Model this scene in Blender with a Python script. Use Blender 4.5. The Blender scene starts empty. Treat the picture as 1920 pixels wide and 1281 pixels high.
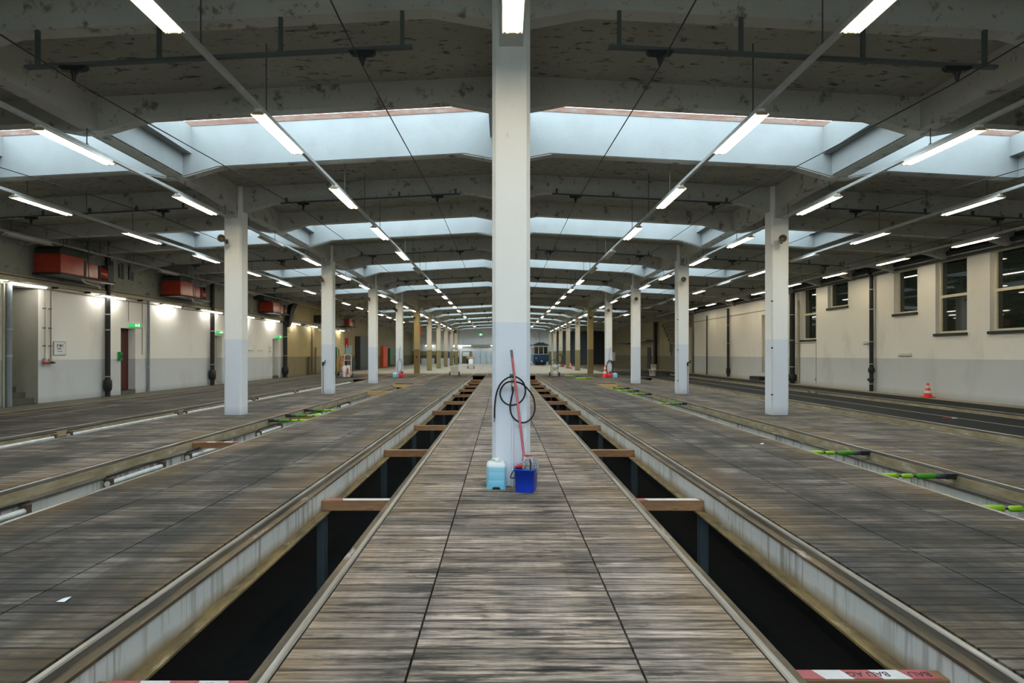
import bpy, bmesh, math, random
from mathutils import Vector
random.seed(7)
C = bpy.context.scene.collection
SC = bpy.context.scene
PI = math.pi

# ------------------------------------------------------------------ camera
F = 1067.0                                   # focal length in pixels of the 1920 wide frame
cam = bpy.data.cameras.new('camera'); cam_o = bpy.data.objects.new('camera', cam); C.objects.link(cam_o)
cam.sensor_width = 36.0; cam.lens = F/1920*36.0
cam.shift_x = 18.0/1920; cam.shift_y = 23.5/1920
cam.clip_start = 0.05; cam.clip_end = 400
cam_o.location = (0, 0, 1.5); cam_o.rotation_euler = (PI/2, 0, 0)
SC.camera = cam_o

# ------------------------------------------------------------------ sky and exposure
W = bpy.data.worlds.new('overcast_sky'); SC.world = W; W.use_nodes = True
bg = W.node_tree.nodes['Background']
bg.inputs[0].default_value = (0.74, 0.90, 1.0, 1); bg.inputs[1].default_value = 3.9
SC.view_settings.view_transform = 'Standard'; SC.view_settings.look = 'None'
SC.view_settings.exposure = 0.7; SC.view_settings.gamma = 1.0
SC.view_settings.use_curve_mapping = False
TUBE = 24.0                                   # emission of the fluorescent tubes
SC.cycles.max_bounces = 8; SC.cycles.diffuse_bounces = 5; SC.cycles.glossy_bounces = 3
SC.cycles.sample_clamp_indirect = 6.0

# ------------------------------------------------------------------ layout of the hall
XC = 0.10                                    # ridge = centre row of columns
COLX = (-6.63, 0.10, 6.83)
PITCH = 7.5; COL0 = 6.67
XL, XR = -14.1, 15.0                         # inner faces of the side walls
YB, YF = -7.0, 89.0
NB = 11
NAVES = ((XL, COLX[0]), (COLX[0], COLX[1]), (COLX[1], COLX[2]), (COLX[2], XR))
def coly(k): return COL0 + PITCH*k
def slab(x): return 5.97 - .053*abs(x-XC)
def flat(x): return 5.60 - .053*abs(x-XC)
def cflat(x): return 5.54 - .053*abs(x-XC)
def lmid(x): return 5.46 - .053*abs(x-XC)
TRACKS = {'L3': -8.43, 'L2': -4.97, 'L1': -1.63, 'R1': 1.865, 'R2': 5.27, 'R3': 8.94, 'R4': 12.45}
PIT_END = {'L3': 34.0, 'L2': 29.0, 'L1': 40.0, 'R1': 40.0, 'R2': 29.0, 'R3': 36.0, 'R4': 44.0}

# ------------------------------------------------------------------ materials
def newmat(name):
    m = bpy.data.materials.new(name); m.use_nodes = True
    nt = m.node_tree; b = nt.nodes['Principled BSDF']
    return m, nt, b
def N(nt, t, **kw):
    n = nt.nodes.new(t)
    for k, v in kw.items():
        if k.startswith('i_'): n.inputs[k[2:]].default_value = v
        else: setattr(n, k, v)
    return n
def L(nt, a, b): nt.links.new(a, b)
def math_n(nt, op, a, b=None, c=None):
    n = nt.nodes.new('ShaderNodeMath'); n.operation = op
    for i, v in enumerate((a, b, c)):
        if v is None: continue
        if hasattr(v, 'is_linked'): nt.links.new(v, n.inputs[i])
        else: n.inputs[i].default_value = v
    return n.outputs[0]
def ramp(nt, fac, p0, p1, c0=(0,0,0,1), c1=(1,1,1,1)):
    n = nt.nodes.new('ShaderNodeValToRGB'); e = n.color_ramp.elements
    e[0].position = p0; e[1].position = p1; e[0].color = c0; e[1].color = c1
    nt.links.new(fac, n.inputs[0]); return n.outputs[0]
def mixc(nt, fac, a, b, blend='MIX'):
    n = nt.nodes.new('ShaderNodeMix'); n.data_type = 'RGBA'; n.blend_type = blend
    for sock, v in ((n.inputs[0], fac), (n.inputs[6], a), (n.inputs[7], b)):
        if hasattr(v, 'is_linked'): nt.links.new(v, sock)
        else: sock.default_value = v if not isinstance(v, tuple) or len(v) == 4 else (*v, 1)
    return n.outputs[2]
def noise(nt, co, scale, detail=4, rough=.55, vec=None):
    if vec is not None:
        mp = N(nt, 'ShaderNodeMapping'); mp.inputs['Scale'].default_value = vec; L(nt, co, mp.inputs[0]); co = mp.outputs[0]
    n = N(nt, 'ShaderNodeTexNoise'); n.inputs['Scale'].default_value = scale
    n.inputs['Detail'].default_value = detail; n.inputs['Roughness'].default_value = rough
    L(nt, co, n.inputs['Vector']); return n.outputs[0]
def plain(name, col, rough=.6, metal=0.0, vary=.15, spec=.4, vs=6.0):
    m, nt, b = newmat(name)
    tc = N(nt, 'ShaderNodeTexCoord').outputs['Object']
    f = ramp(nt, noise(nt, tc, vs), .35, .7)
    d = tuple(c*(1-vary) for c in col)
    L(nt, mixc(nt, f, d, col), b.inputs['Base Color'])
    b.inputs['Roughness'].default_value = rough; b.inputs['Metallic'].default_value = metal
    b.inputs['Specular IOR Level'].default_value = spec
    return m
def emit(name, col, s):
    m, nt, b = newmat(name)
    b.inputs['Base Color'].default_value = (*col, 1)
    b.inputs['Emission Color'].default_value = (*col, 1); b.inputs['Emission Strength'].default_value = s
    return m
def bump(nt, b, h, strength, dist):
    n = N(nt, 'ShaderNodeBump'); n.inputs['Strength'].default_value = strength; n.inputs['Distance'].default_value = dist
    L(nt, h, n.inputs['Height']); L(nt, n.outputs[0], b.inputs['Normal'])

def two_tone(name, up, low, z, dirt=(.16,.13,.06), amount=.35, brick=True, rough=.6, spots=.0):
    m, nt, b = newmat(name)
    tc = N(nt, 'ShaderNodeTexCoord').outputs['Object']
    sx = N(nt, 'ShaderNodeSeparateXYZ'); L(nt, tc, sx.inputs[0])
    c = mixc(nt, math_n(nt, 'GREATER_THAN', sx.outputs[2], z), low, up)
    n1 = ramp(nt, noise(nt, tc, 1.1, 6, .6, (1, 1, .45)), .52, .80)
    c = mixc(nt, math_n(nt, 'MULTIPLY', n1, amount), c, dirt)
    n2 = ramp(nt, noise(nt, tc, 9, 5, .7, (1, 1, .5)), .66, .75)
    c = mixc(nt, math_n(nt, 'MULTIPLY', n2, .25+spots), c, (.10,.075,.035))
    # grime along the foot
    foot = math_n(nt, 'MULTIPLY', ramp(nt, sx.outputs[2], 0.0, .22, (1,1,1,1), (0,0,0,1)), .35)
    c = mixc(nt, foot, c, (.12,.11,.085))
    L(nt, c, b.inputs['Base Color']); b.inputs['Roughness'].default_value = rough
    h = noise(nt, tc, 60, 3)
    if brick:
        fz = math_n(nt, 'FRACT', math_n(nt, 'MULTIPLY', sx.outputs[2], 8.0))
        ln = math_n(nt, 'LESS_THAN', fz, .1)
        h = math_n(nt, 'SUBTRACT', math_n(nt, 'MULTIPLY', h, .5), ln)
    bump(nt, b, h, .25, .01)
    return m

def concrete(name, col, dark, spots=.5, rough=.85, vec=(1,1,1)):
    m, nt, b = newmat(name)
    tc = N(nt, 'ShaderNodeTexCoord').outputs['Object']
    f = ramp(nt, noise(nt, tc, .9, 6, .6), .3, .75)
    c = mixc(nt, f, tuple(v*.8 for v in col), col)
    n2 = ramp(nt, noise(nt, tc, 3.2, 5, .65, vec), .57, .66)
    c = mixc(nt, math_n(nt, 'MULTIPLY', n2, spots), c, dark)
    n3 = ramp(nt, noise(nt, tc, 11, 3, .6), .64, .72)
    c = mixc(nt, math_n(nt, 'MULTIPLY', n3, spots*.8), c, dark)
    L(nt, c, b.inputs['Base Color']); b.inputs['Roughness'].default_value = rough
    b.inputs['Specular IOR Level'].default_value = .25
    bump(nt, b, noise(nt, tc, 25, 4), .2, .01)
    return m

def planks(name, light, dark, stain=.5, board=.10, warm=(.27,.165,.06), edges=(), rough=.55):
    """transverse deck boards: one board every `board` metres along Y"""
    m, nt, b = newmat(name)
    tc = N(nt, 'ShaderNodeTexCoord').outputs['Object']
    sx = N(nt, 'ShaderNodeSeparateXYZ'); L(nt, tc, sx.inputs[0])
    wob = math_n(nt, 'MULTIPLY', math_n(nt, 'SUBTRACT', noise(nt, tc, 1.2, 2), .5), .012)
    yb = math_n(nt, 'DIVIDE', math_n(nt, 'ADD', sx.outputs[1], wob), board)
    row = math_n(nt, 'FLOOR', yb); fr = math_n(nt, 'FRACT', yb)
    oi = N(nt, 'ShaderNodeObjectInfo')
    rr = math_n(nt, 'ADD', row, math_n(nt, 'MULTIPLY', oi.outputs['Random'], 57.0))
    wn = N(nt, 'ShaderNodeTexWhiteNoise'); wn.noise_dimensions = '1D'; L(nt, rr, wn.inputs['W'])
    # grain, shifted per board
    cmb = N(nt, 'ShaderNodeCombineXYZ')
    L(nt, math_n(nt, 'ADD', math_n(nt, 'MULTIPLY', sx.outputs[0], 1.3), math_n(nt, 'MULTIPLY', wn.outputs[0], 31.0)), cmb.inputs[0])
    L(nt, math_n(nt, 'MULTIPLY', sx.outputs[1], 26.0), cmb.inputs[1])
    g = noise(nt, cmb.outputs[0], 1.6, 7, .68)
    g2 = noise(nt, cmb.outputs[0], 6.0, 3, .6)
    gf = ramp(nt, math_n(nt, 'ADD', math_n(nt, 'MULTIPLY', g, .75), math_n(nt, 'MULTIPLY', g2, .25)), .41, .59)
    c = mixc(nt, gf, dark, light)
    pl = ramp(nt, noise(nt, tc, 1.0, 3, .5, (1.5, .8, 1)), .40, .60)
    c = mixc(nt, math_n(nt, 'MULTIPLY', pl, .25), c, (.30,.27,.28))
    tone = math_n(nt, 'ADD', .50, math_n(nt, 'MULTIPLY', wn.outputs[0], .9))
    tn = N(nt, 'ShaderNodeCombineColor')
    for i in range(3): L(nt, tone, tn.inputs[i])
    c = mixc(nt, 1.0, c, tn.outputs[0], 'MULTIPLY')
    # oily patches and worn warm patches
    st = ramp(nt, noise(nt, tc, 1.0, 5, .62, (.8, 1.3, 1)), .42, .62)
    st3 = ramp(nt, noise(nt, tc, 1.0, 5, .7, (1.6, .22, 1)), .46, .60)
    c = mixc(nt, math_n(nt, 'MULTIPLY', st3, stain*.8), c, (.030,.034,.035))
    st2 = ramp(nt, noise(nt, tc, 1.0, 5, .7, (1.5, 8, 1)), .53, .62)
    c = mixc(nt, math_n(nt, 'MULTIPLY', st, stain), c, (.025,.027,.026))
    c = mixc(nt, math_n(nt, 'MULTIPLY', st2, .8), c, (.022,.022,.02))
    for e in edges:      # rust washed on to the boards beside a rail
        d = math_n(nt, 'ABSOLUTE', math_n(nt, 'SUBTRACT', sx.outputs[0], e))
        w = ramp(nt, d, .02, .55, (1,1,1,1), (0,0,0,1))
        nz = ramp(nt, noise(nt, tc, 1.0, 4, .6, (1, .9, 1)), .38, .58)
        c = mixc(nt, math_n(nt, 'MULTIPLY', math_n(nt, 'MULTIPLY', w, nz), .38), c, warm)
    ed = math_n(nt, 'MINIMUM', fr, math_n(nt, 'SUBTRACT', 1.0, fr))
    gn = ramp(nt, noise(nt, tc, 1.0, 4, .65, (1.4, 9, 1)), .36, .60)
    gap = math_n(nt, 'MULTIPLY', ramp(nt, ed, .03, .15, (1,1,1,1), (0,0,0,1)), math_n(nt, 'ADD', .30, math_n(nt, 'MULTIPLY', gn, .70)))
    c = mixc(nt, math_n(nt, 'MULTIPLY', gap, .88), c, (.012,.012,.011))
    L(nt, c, b.inputs['Base Color'])
    rg = ramp(nt, g, .3, .7, (rough,)*3+(1,), (rough+.25,)*3+(1,)); L(nt, rg, b.inputs['Roughness'])
    b.inputs['Specular IOR Level'].default_value = .14
    h = math_n(nt, 'ADD', math_n(nt, 'SUBTRACT', math_n(nt, 'MULTIPLY', g, .35), gap), math_n(nt, 'MULTIPLY', wn.outputs[0], .25))
    bump(nt, b, h, .45, .008)
    return m

def streaked(name, col, streak, foot_col, z0, z1, amount=.6):
    """white painted steel web with dark runs and a rusty foot"""
    m, nt, b = newmat(name)
    tc = N(nt, 'ShaderNodeTexCoord').outputs['Object']
    sx = N(nt, 'ShaderNodeSeparateXYZ'); L(nt, tc, sx.inputs[0])
    s = ramp(nt, noise(nt, tc, 1.0, 4, .7, (6, 16, .9)), .50, .60)
    s2 = ramp(nt, noise(nt, tc, 1.0, 3, .6, (1, .8, .5)), .34, .56)
    c = mixc(nt, math_n(nt, 'MULTIPLY', math_n(nt, 'MULTIPLY', s, s2), amount), col, streak)
    f = math_n(nt, 'SUBTRACT', sx.outputs[2], math_n(nt, 'MULTIPLY', math_n(nt, 'SUBTRACT', noise(nt, tc, 3, 3), .5), .10))
    fz = N(nt, 'ShaderNodeMapRange'); fz.inputs[1].default_value = z0; fz.inputs[2].default_value = z1
    fz.inputs[3].default_value = .85; fz.inputs[4].default_value = 0; L(nt, f, fz.inputs[0])
    c = mixc(nt, fz.outputs[0], c, foot_col)
    L(nt, c, b.inputs['Base Color']); b.inputs['Roughness'].default_value = .55
    return m

def rusty(name, a, bcol, c3, metal=.3, rough=.5, vec=(4, .8, 4), p=(.38,.60)):
    m, nt, b = newmat(name)
    tc = N(nt, 'ShaderNodeTexCoord').outputs['Object']
    f = ramp(nt, noise(nt, tc, 2.0, 6, .65, vec), p[0], p[1])
    c = mixc(nt, f, a, bcol)
    f2 = ramp(nt, noise(nt, tc, 1.6, 5, .7, (vec[0], vec[1]*1.2, vec[2])), .60, .66)
    c = mixc(nt, math_n(nt, 'MULTIPLY', f2, .8), c, c3)
    L(nt, c, b.inputs['Base Color']); b.inputs['Roughness'].default_value = rough; b.inputs['Metallic'].default_value = metal
    bump(nt, b, noise(nt, tc, 30, 4), .2, .005)
    return m

M = {}
M['soffit'] = concrete('grey_concrete_soffit', (.37,.365,.31), (.045,.04,.028), .85, vec=(1.3, 3.2, 1))
M['beam'] = concrete('painted_concrete_beam', (.55,.55,.50), (.10,.072,.035), .7)
M['well'] = concrete('white_skylight_well', (.315,.335,.330), (.22,.24,.24), .15, rough=.7)
M['curb'] = rusty('weathered_curb_wood', (.17,.075,.045), (.20,.14,.11), (.24,.23,.22), metal=0, rough=.8, vec=(1,4,4))
M['col_white'] = two_tone('column_paint_white', (.88,.88,.84), (.73,.78,.85), 1.86, amount=.10, brick=False)
M['col_yellow'] = two_tone('column_paint_yellow', (.62,.50,.24), (.27,.22,.10), 1.86, amount=.3, brick=False)
M['col_tan'] = two_tone('column_paint_tan', (.62,.57,.47), (.26,.215,.10), 1.86, amount=.3, brick=False)
M['wall_white'] = two_tone('painted_brick_white', (.87,.87,.83), (.58,.62,.65), 1.32, amount=.22)
M['wall_right'] = two_tone('painted_plaster_white', (.86,.85,.79), (.58,.61,.62), 1.33, amount=.22, brick=False, spots=.3)
M['wall_yellow'] = two_tone('yellowed_wall', (.46,.38,.19), (.25,.22,.13), 1.32, amount=.6, spots=.4)
M['wall_olive'] = two_tone('olive_wall', (.25,.205,.11), (.12,.10,.045), 1.32, amount=.5, brick=False, spots=.3)
M['wall_upper'] = concrete('upper_wall_grey', (.40,.41,.36), (.07,.065,.045), .6)
M['wall_end'] = two_tone('end_wall_paint', (.74,.74,.72), (.70,.72,.73), 2.5, amount=.3, brick=False)
M['wall_back'] = concrete('rear_wall', (.30,.30,.28), (.1,.1,.08), .4)
M['stair_side'] = concrete('stairwell_plaster', (.42,.42,.36), (.2,.19,.15), .2)
M['step'] = concrete('concrete_step', (.11,.11,.09), (.04,.04,.03), .4)
M['deck_mid'] = planks('weathered_deck_boards', (.56,.445,.35), (.06,.048,.04), .40, edges=(-1.07, 1.305))
M['deck_side_l'] = planks('oiled_deck_boards_l', (.23,.19,.145), (.036,.033,.028), .85, edges=(-2.19, -4.41))
M['deck_side_r'] = planks('oiled_deck_boards_r', (.23,.19,.145), (.036,.033,.028), .85, edges=(2.43, 4.71))
M['deck_col'] = planks('column_deck_boards', (.29,.24,.185), (.05,.043,.036), .65, edges=(-5.53, 5.83))
M['deck_wall'] = planks('dark_deck_boards', (.17,.135,.095), (.032,.028,.023), .7)
M['floor_far'] = concrete('pale_worn_floor', (.42,.37,.29), (.16,.13,.10), .5, rough=.6, vec=(1,3,1))
M['floor_band'] = concrete('brown_stained_floor', (.15,.12,.065), (.05,.045,.03), .6, rough=.6)
M['asphalt'] = concrete('black_asphalt', (.016,.019,.018), (.009,.010,.010), .5, rough=.9)
M['kerb'] = concrete('concrete_kerb', (.36,.32,.25), (.14,.12,.09), .5)
M['kerb_dark'] = concrete('dark_kerb', (.12,.115,.095), (.04,.04,.035), .5, rough=.6)
M['yellow_line'] = rusty('worn_yellow_line', (.42,.31,.08), (.28,.22,.09), (.10,.09,.06), metal=0, rough=.7)
M['under'] = plain('pit_concrete_darkened', (.035,.037,.036), .95)  # darkness of the unlit pits is put into this near-black colour
M['rail'] = rusty('rail_steel', (.22,.205,.18), (.36,.36,.35), (.16,.09,.035), metal=.8, rough=.34, vec=(10,.5,10))
M['lip'] = rusty('rusty_flange', (.06,.045,.028), (.16,.11,.055), (.46,.38,.35), metal=.1, rough=.65)
M['web'] = streaked('girder_web_white', (.68,.71,.71), (.15,.12,.075), (.26,.17,.06), -.30, -.21)
M['foot'] = rusty('rusty_bottom_flange', (.12,.085,.04), (.25,.175,.07), (.38,.31,.17), metal=.05, rough=.8, vec=(6,1.6,6))
M['yweb'] = rusty('yellowed_rail_beam', (.36,.31,.21), (.23,.19,.11), (.46,.43,.35), metal=0, rough=.6, vec=(3,1.2,3))
M['ledge'] = rusty('oily_ledge', (.055,.05,.04), (.11,.095,.07), (.30,.29,.26), metal=0, rough=.6)
M['pitwall'] = streaked('pit_wall_white', (.60,.62,.60), (.10,.09,.07), (.2,.17,.1), -.9, -.6, .8)
M['pipe_white'] = plain('white_pipe', (.75,.77,.76), .5, vary=.3)
M['timber'] = rusty('brown_timber', (.26,.13,.06), (.36,.20,.09), (.10,.06,.035), metal=0, rough=.75, vec=(1,6,6))
M['timber_pale'] = rusty('pale_timber', (.52,.33,.12), (.60,.42,.2), (.3,.2,.1), metal=0, rough=.7, vec=(1,6,6))
M['tape_white'] = plain('tape_white', (.72,.69,.68), .5, vary=.2)
M['tape_red'] = plain('tape_red', (.45,.10,.11), .5, vary=.3)
M['ink'] = plain('black_print', (.02,.02,.022), .6)
M['post'] = plain('blue_grey_post', (.085,.115,.13), .6)
M['galv'] = plain('galvanised_steel', (.42,.45,.46), .42, .55, .2)
M['bar'] = plain('dark_green_grey_steel', (.095,.115,.108), .55, .2)
M['blackiron'] = plain('black_iron', (.018,.019,.019), .5, .1)
M['wire'] = plain('dark_wire', (.03,.03,.028), .5, .4)
M['chain'] = plain('chain_steel', (.12,.12,.115), .5, .5)
M['reflector'] = plain('white_enamel_reflector', (.86,.84,.76), .4, vary=.06)
M['tube'] = emit('fluorescent_tube_lit', (1.0,.87,.64), TUBE)
M['tube_wall'] = emit('wall_tube_lit', (1.0,.95,.87), TUBE*1.6)
M['tube_far'] = emit('far_tube_lit', (1.0,.97,.88), TUBE*.3)
M['tube_off'] = plain('fluorescent_tube_unlit', (.55,.56,.54), .3)
M['endcap'] = plain('lamp_endcap', (.45,.38,.22), .5)
M['trunk'] = plain('light_trunking_paint', (.52,.54,.52), .45, .2)
M['horn'] = plain('brown_grey_horn', (.16,.14,.10), .5, .2)
M['horn_in'] = plain('horn_throat', (.05,.045,.035), .6)
M['pale'] = plain('pale_plastic', (.72,.70,.62), .5)
M['red_paint'] = plain('red_heater_enamel', (.42,.035,.014), .22, .0, .3, .6)
M['dark_hood'] = plain('dark_hood', (.035,.042,.04), .5, .2)
M['duct'] = plain('dark_green_duct', (.055,.072,.07), .45, .3)
M['conduit'] = plain('beige_conduit', (.42,.40,.30), .5, .1)
M['greypipe'] = plain('grey_pipe', (.22,.26,.29), .5, .1)
M['reddoor'] = plain('dark_red_door', (.095,.022,.018), .5)
M['beige_door'] = plain('beige_door', (.46,.43,.34), .6)
M['green'] = plain('signal_green', (.02,.30,.08), .5)
M['exit_green'] = emit('exit_sign_green', (.015,.33,.07), .9)
M['exit_white'] = emit('exit_sign_white', (.75,.85,.7), .9)
M['paper'] = plain('paper_white', (.80,.82,.83), .5, vary=.05)
M['frame_grey'] = plain('board_frame', (.30,.33,.36), .4, .3)
M['win_frame'] = plain('cream_window_frame', (.78,.73,.58), .5, vary=.1)
M['sill'] = plain('black_sill', (.022,.023,.022), .5)
m, nt, b = newmat('dark_window_glass'); b.inputs['Base Color'].default_value = (.012,.020,.016,1); b.inputs['Roughness'].default_value = .02
b.inputs['Specular IOR Level'].default_value = .9; M['glass'] = m
m, nt, b = newmat('small_window_glass'); b.inputs['Base Color'].default_value = (.03,.055,.075,1); b.inputs['Roughness'].default_value = .08
M['glass_blue'] = m
M['hose'] = plain('black_rubber', (.012,.013,.014), .45)
M['mop_red'] = plain('mop_handle_red', (.62,.02,.045), .35, vary=.1)
M['mop_grip'] = plain('mop_grip_grey', (.16,.165,.17), .5)
M['mop_yarn'] = plain('mop_yarn_grey', (.62,.62,.63), .9, vary=.65, vs=45)
M['bucket_blue'] = plain('blue_bucket_plastic', (.004,.045,.50), .35, vary=.15)
M['bucket_red'] = plain('red_bucket_plastic', (.55,.012,.02), .35, vary=.1)
M['brass'] = plain('brass_valve', (.45,.42,.33), .35, .7)
M['tap_green'] = plain('tap_handle_green', (.02,.16,.03), .5)
def jug_mat():
    m, nt, b = newmat('jerrycan_translucent_plastic')
    tc = N(nt, 'ShaderNodeTexCoord').outputs['Object']; sx = N(nt, 'ShaderNodeSeparateXYZ'); L(nt, tc, sx.inputs[0])
    z = math_n(nt, 'ADD', sx.outputs[2], math_n(nt, 'MULTIPLY', noise(nt, tc, 12, 2), .006))
    f = ramp(nt, z, .248, .256)
    c = mixc(nt, f, mixc(nt, ramp(nt, z, .0, .2), (.16,.56,.80), (.30,.66,.82)), (.80,.85,.86))
    L(nt, c, b.inputs['Base Color']); b.inputs['Roughness'].default_value = .35
    b.inputs['Subsurface Weight'].default_value = .25; b.inputs['Subsurface Radius'].default_value = (.03,.05,.06); b.inputs['Subsurface Scale'].default_value = .5
    return m
M['jug'] = jug_mat()
M['cone_red'] = plain('cone_orange_red', (.75,.035,.02), .5, vary=.1)
M['cone_white'] = plain('cone_white_band', (.78,.76,.72), .5, vary=.1)
M['hivis'] = plain('hi_vis_green', (.32,.60,.015), .5, vary=.25)
M['hivis_dark'] = plain('green_sleeve', (.06,.30,.012), .5, vary=.3)
M['tram_blue'] = plain('tram_blue', (.008,.05,.15), .3, vary=.1)
M['tram_cream'] = plain('tram_cream', (.66,.66,.60), .35, vary=.05)
M['tram_roof'] = plain('tram_roof', (.05,.09,.11), .5)
M['lamp_warm'] = emit('warm_lamp', (1.0,.55,.22), 1.2)
M['shutter'] = plain('blue_grey_shutter', (.20,.235,.265), .45, .2, .1)
M['shutter_dark'] = plain('dark_shutter', (.055,.065,.066), .5, .2)
M['steel_door'] = plain('pale_blue_steel_door', (.58,.66,.70), .45, vary=.06)
M['orange'] = plain('orange_red_sign', (.85,.09,.025), .5, vary=.05)
M['redsign'] = plain('dark_red_sign', (.45,.015,.02), .5)
M['bluepanel'] = plain('blue_notice', (.05,.10,.26), .5)
M['lightblue'] = plain('light_blue_sign', (.25,.40,.46), .5)
M['gas_green'] = plain('gas_bottle_green', (.06,.17,.085), .4)
M['drum'] = plain('cream_canister', (.70,.66,.56), .5)
M['blue_tyre'] = plain('blue_wheel', (.04,.08,.18), .6)
M['cardboard'] = plain('tan_box', (.45,.30,.14), .7)
M['clock'] = plain('clock_face', (.62,.66,.72), .4)

# ------------------------------------------------------------------ mesh builders
def catmull(pts, seg=8):
    P = [Vector(p) for p in pts]; out = []
    P = [P[0]*2-P[1]] + P + [P[-1]*2-P[-2]]
    for i in range(1, len(P)-2):
        a, b_, c, d = P[i-1], P[i], P[i+1], P[i+2]
        for s in range(seg):
            t = s/seg
            out.append(.5*((2*b_)+(c-a)*t+(2*a-5*b_+4*c-d)*t*t+(3*b_-a-3*c+d)*t**3))
    out.append(P[-2]); return out

class MB:
    def __init__(s): s.v = []; s.f = []; s.sm = []
    def add(s, vs, fs, smooth=False):
        o = len(s.v); s.v += [tuple(v) for v in vs]; s.f += [tuple(i+o for i in f) for f in fs]; s.sm += [smooth]*len(fs)
        return s
    def box(s, x0, x1, y0, y1, z0, z1):
        v = [(x, y, z) for x in (x0, x1) for y in (y0, y1) for z in (z0, z1)]
        return s.add(v, [(0,1,3,2),(4,6,7,5),(0,4,5,1),(2,3,7,6),(0,2,6,4),(1,5,7,3)])
    def prism(s, poly, axis, a0, a1):
        """poly: 2-D points; axis 'x' -> (y,z), 'y' -> (x,z), 'z' -> (x,y)"""
        def P(p, a): return (a, p[0], p[1]) if axis == 'x' else (p[0], a, p[1]) if axis == 'y' else (p[0], p[1], a)
        n = len(poly); v = [P(p, a0) for p in poly] + [P(p, a1) for p in poly]
        return s.add(v, [tuple(range(n))[::-1], tuple(range(n, 2*n))] + [(i, (i+1) % n, (i+1) % n+n, i+n) for i in range(n)])
    def cyl(s, p0, p1, r, n=10, r2=None, caps=True, smooth=True):
        p0, p1 = Vector(p0), Vector(p1); d = (p1-p0).normalized(); r2 = r if r2 is None else r2
        u = d.orthogonal().normalized(); w = d.cross(u)
        v = [p0+(u*math.cos(2*PI*i/n)+w*math.sin(2*PI*i/n))*r for i in range(n)] + [p1+(u*math.cos(2*PI*i/n)+w*math.sin(2*PI*i/n))*r2 for i in range(n)]
        s.add(v, [(i, (i+1) % n, (i+1) % n+n, i+n) for i in range(n)], smooth)
        if caps: s.add(v, [tuple(range(n))[::-1], tuple(range(n, 2*n))])
        return s
    def tube(s, pts, r, n=8):
        pts = [Vector(p) for p in pts]; rings = []; u = None
        for i, p in enumerate(pts):
            d = (pts[min(i+1, len(pts)-1)]-pts[max(i-1, 0)]).normalized()
            u = d.orthogonal().normalized() if u is None else (u-d*u.dot(d)).normalized()
            w = d.cross(u); rings.append([p+(u*math.cos(2*PI*k/n)+w*math.sin(2*PI*k/n))*r for k in range(n)])
        v = [q for R in rings for q in R]; m_ = len(rings)
        s.add(v, [(i*n+k, i*n+(k+1) % n, (i+1)*n+(k+1) % n, (i+1)*n+k) for i in range(m_-1) for k in range(n)], True)
        s.add(rings[0], [tuple(range(n))[::-1]]); s.add(rings[-1], [tuple(range(n))]); return s
    def lathe(s, prof, c=(0,0,0), n=20, axis='z'):
        """prof: (radius, height)"""
        def P(r, h, a):
            q = (r*math.cos(a), r*math.sin(a), h)
            if axis == 'y': q = (q[0], h, q[1])
            if axis == 'x': q = (h, q[0], q[1])
            return (q[0]+c[0], q[1]+c[1], q[2]+c[2])
        v = [P(r, h, 2*PI*k/n) for r, h in prof for k in range(n)]; m_ = len(prof)
        s.add(v, [(i*n+k, i*n+(k+1) % n, (i+1)*n+(k+1) % n, (i+1)*n+k) for i in range(m_-1) for k in range(n)], True)
        s.add(v[:n], [tuple(range(n))[::-1]]); s.add(v[-n:], [tuple(range(n))]); return s
    def build(s, name, mat, parent=None, bevel=0, world=False):
        off = Vector(parent.location) if (parent is not None and world) else Vector((0,0,0))
        me = bpy.data.meshes.new(name)
        me.from_pydata([tuple(Vector(v)-off) for v in s.v], [], s.f)
        me.polygons.foreach_set('use_smooth', s.sm)
        bm = bmesh.new(); bm.from_mesh(me)
        bmesh.ops.recalc_face_normals(bm, faces=bm.faces)
        if bevel:
            bmesh.ops.bevel(bm, geom=list(bm.edges), offset=bevel, segments=2, affect='EDGES', profile=.5)
        bm.to_mesh(me); bm.free()
        me.materials.append(mat if not isinstance(mat, str) else M[mat])
        o = bpy.data.objects.new(name, me); C.objects.link(o)
        if parent is not None: o.parent = parent
        return o

def tag(o, label, cat, group=None):
    o['label'] = label; o['category'] = cat
    if group: o['group'] = group
    return o
def thing(name, label, cat, loc, group=None, rz=0):
    o = bpy.data.objects.new(name, None); C.objects.link(o); o.empty_display_size = .1
    o.location = loc; o.rotation_euler = (0, 0, rz); return tag(o, label, cat, group)
def st(name, mb, mat, parent=None, bevel=0):
    o = mb.build(name, mat, parent, bevel)
    if parent is None: o['kind'] = 'structure'
    return o
def dup(root, loc, label, group=None, rz=None):
    r = root.copy(); C.objects.link(r); r.location = loc
    if rz is not None: r.rotation_euler = (0, 0, rz)
    r['label'] = label
    if group: r['group'] = group
    for ch in list(root.children):
        c = ch.copy(); C.objects.link(c); c.parent = r
        for g in list(ch.children):
            d = g.copy(); C.objects.link(d); d.parent = c
    return r
ORD = ['first','second','third','fourth','fifth','sixth','seventh','eighth','ninth','tenth','eleventh','twelfth','thirteenth','fourteenth',
       'fifteenth','sixteenth','seventeenth','eighteenth','nineteenth','twentieth','twenty-first','twenty-second','twenty-third','twenty-fourth']
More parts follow.
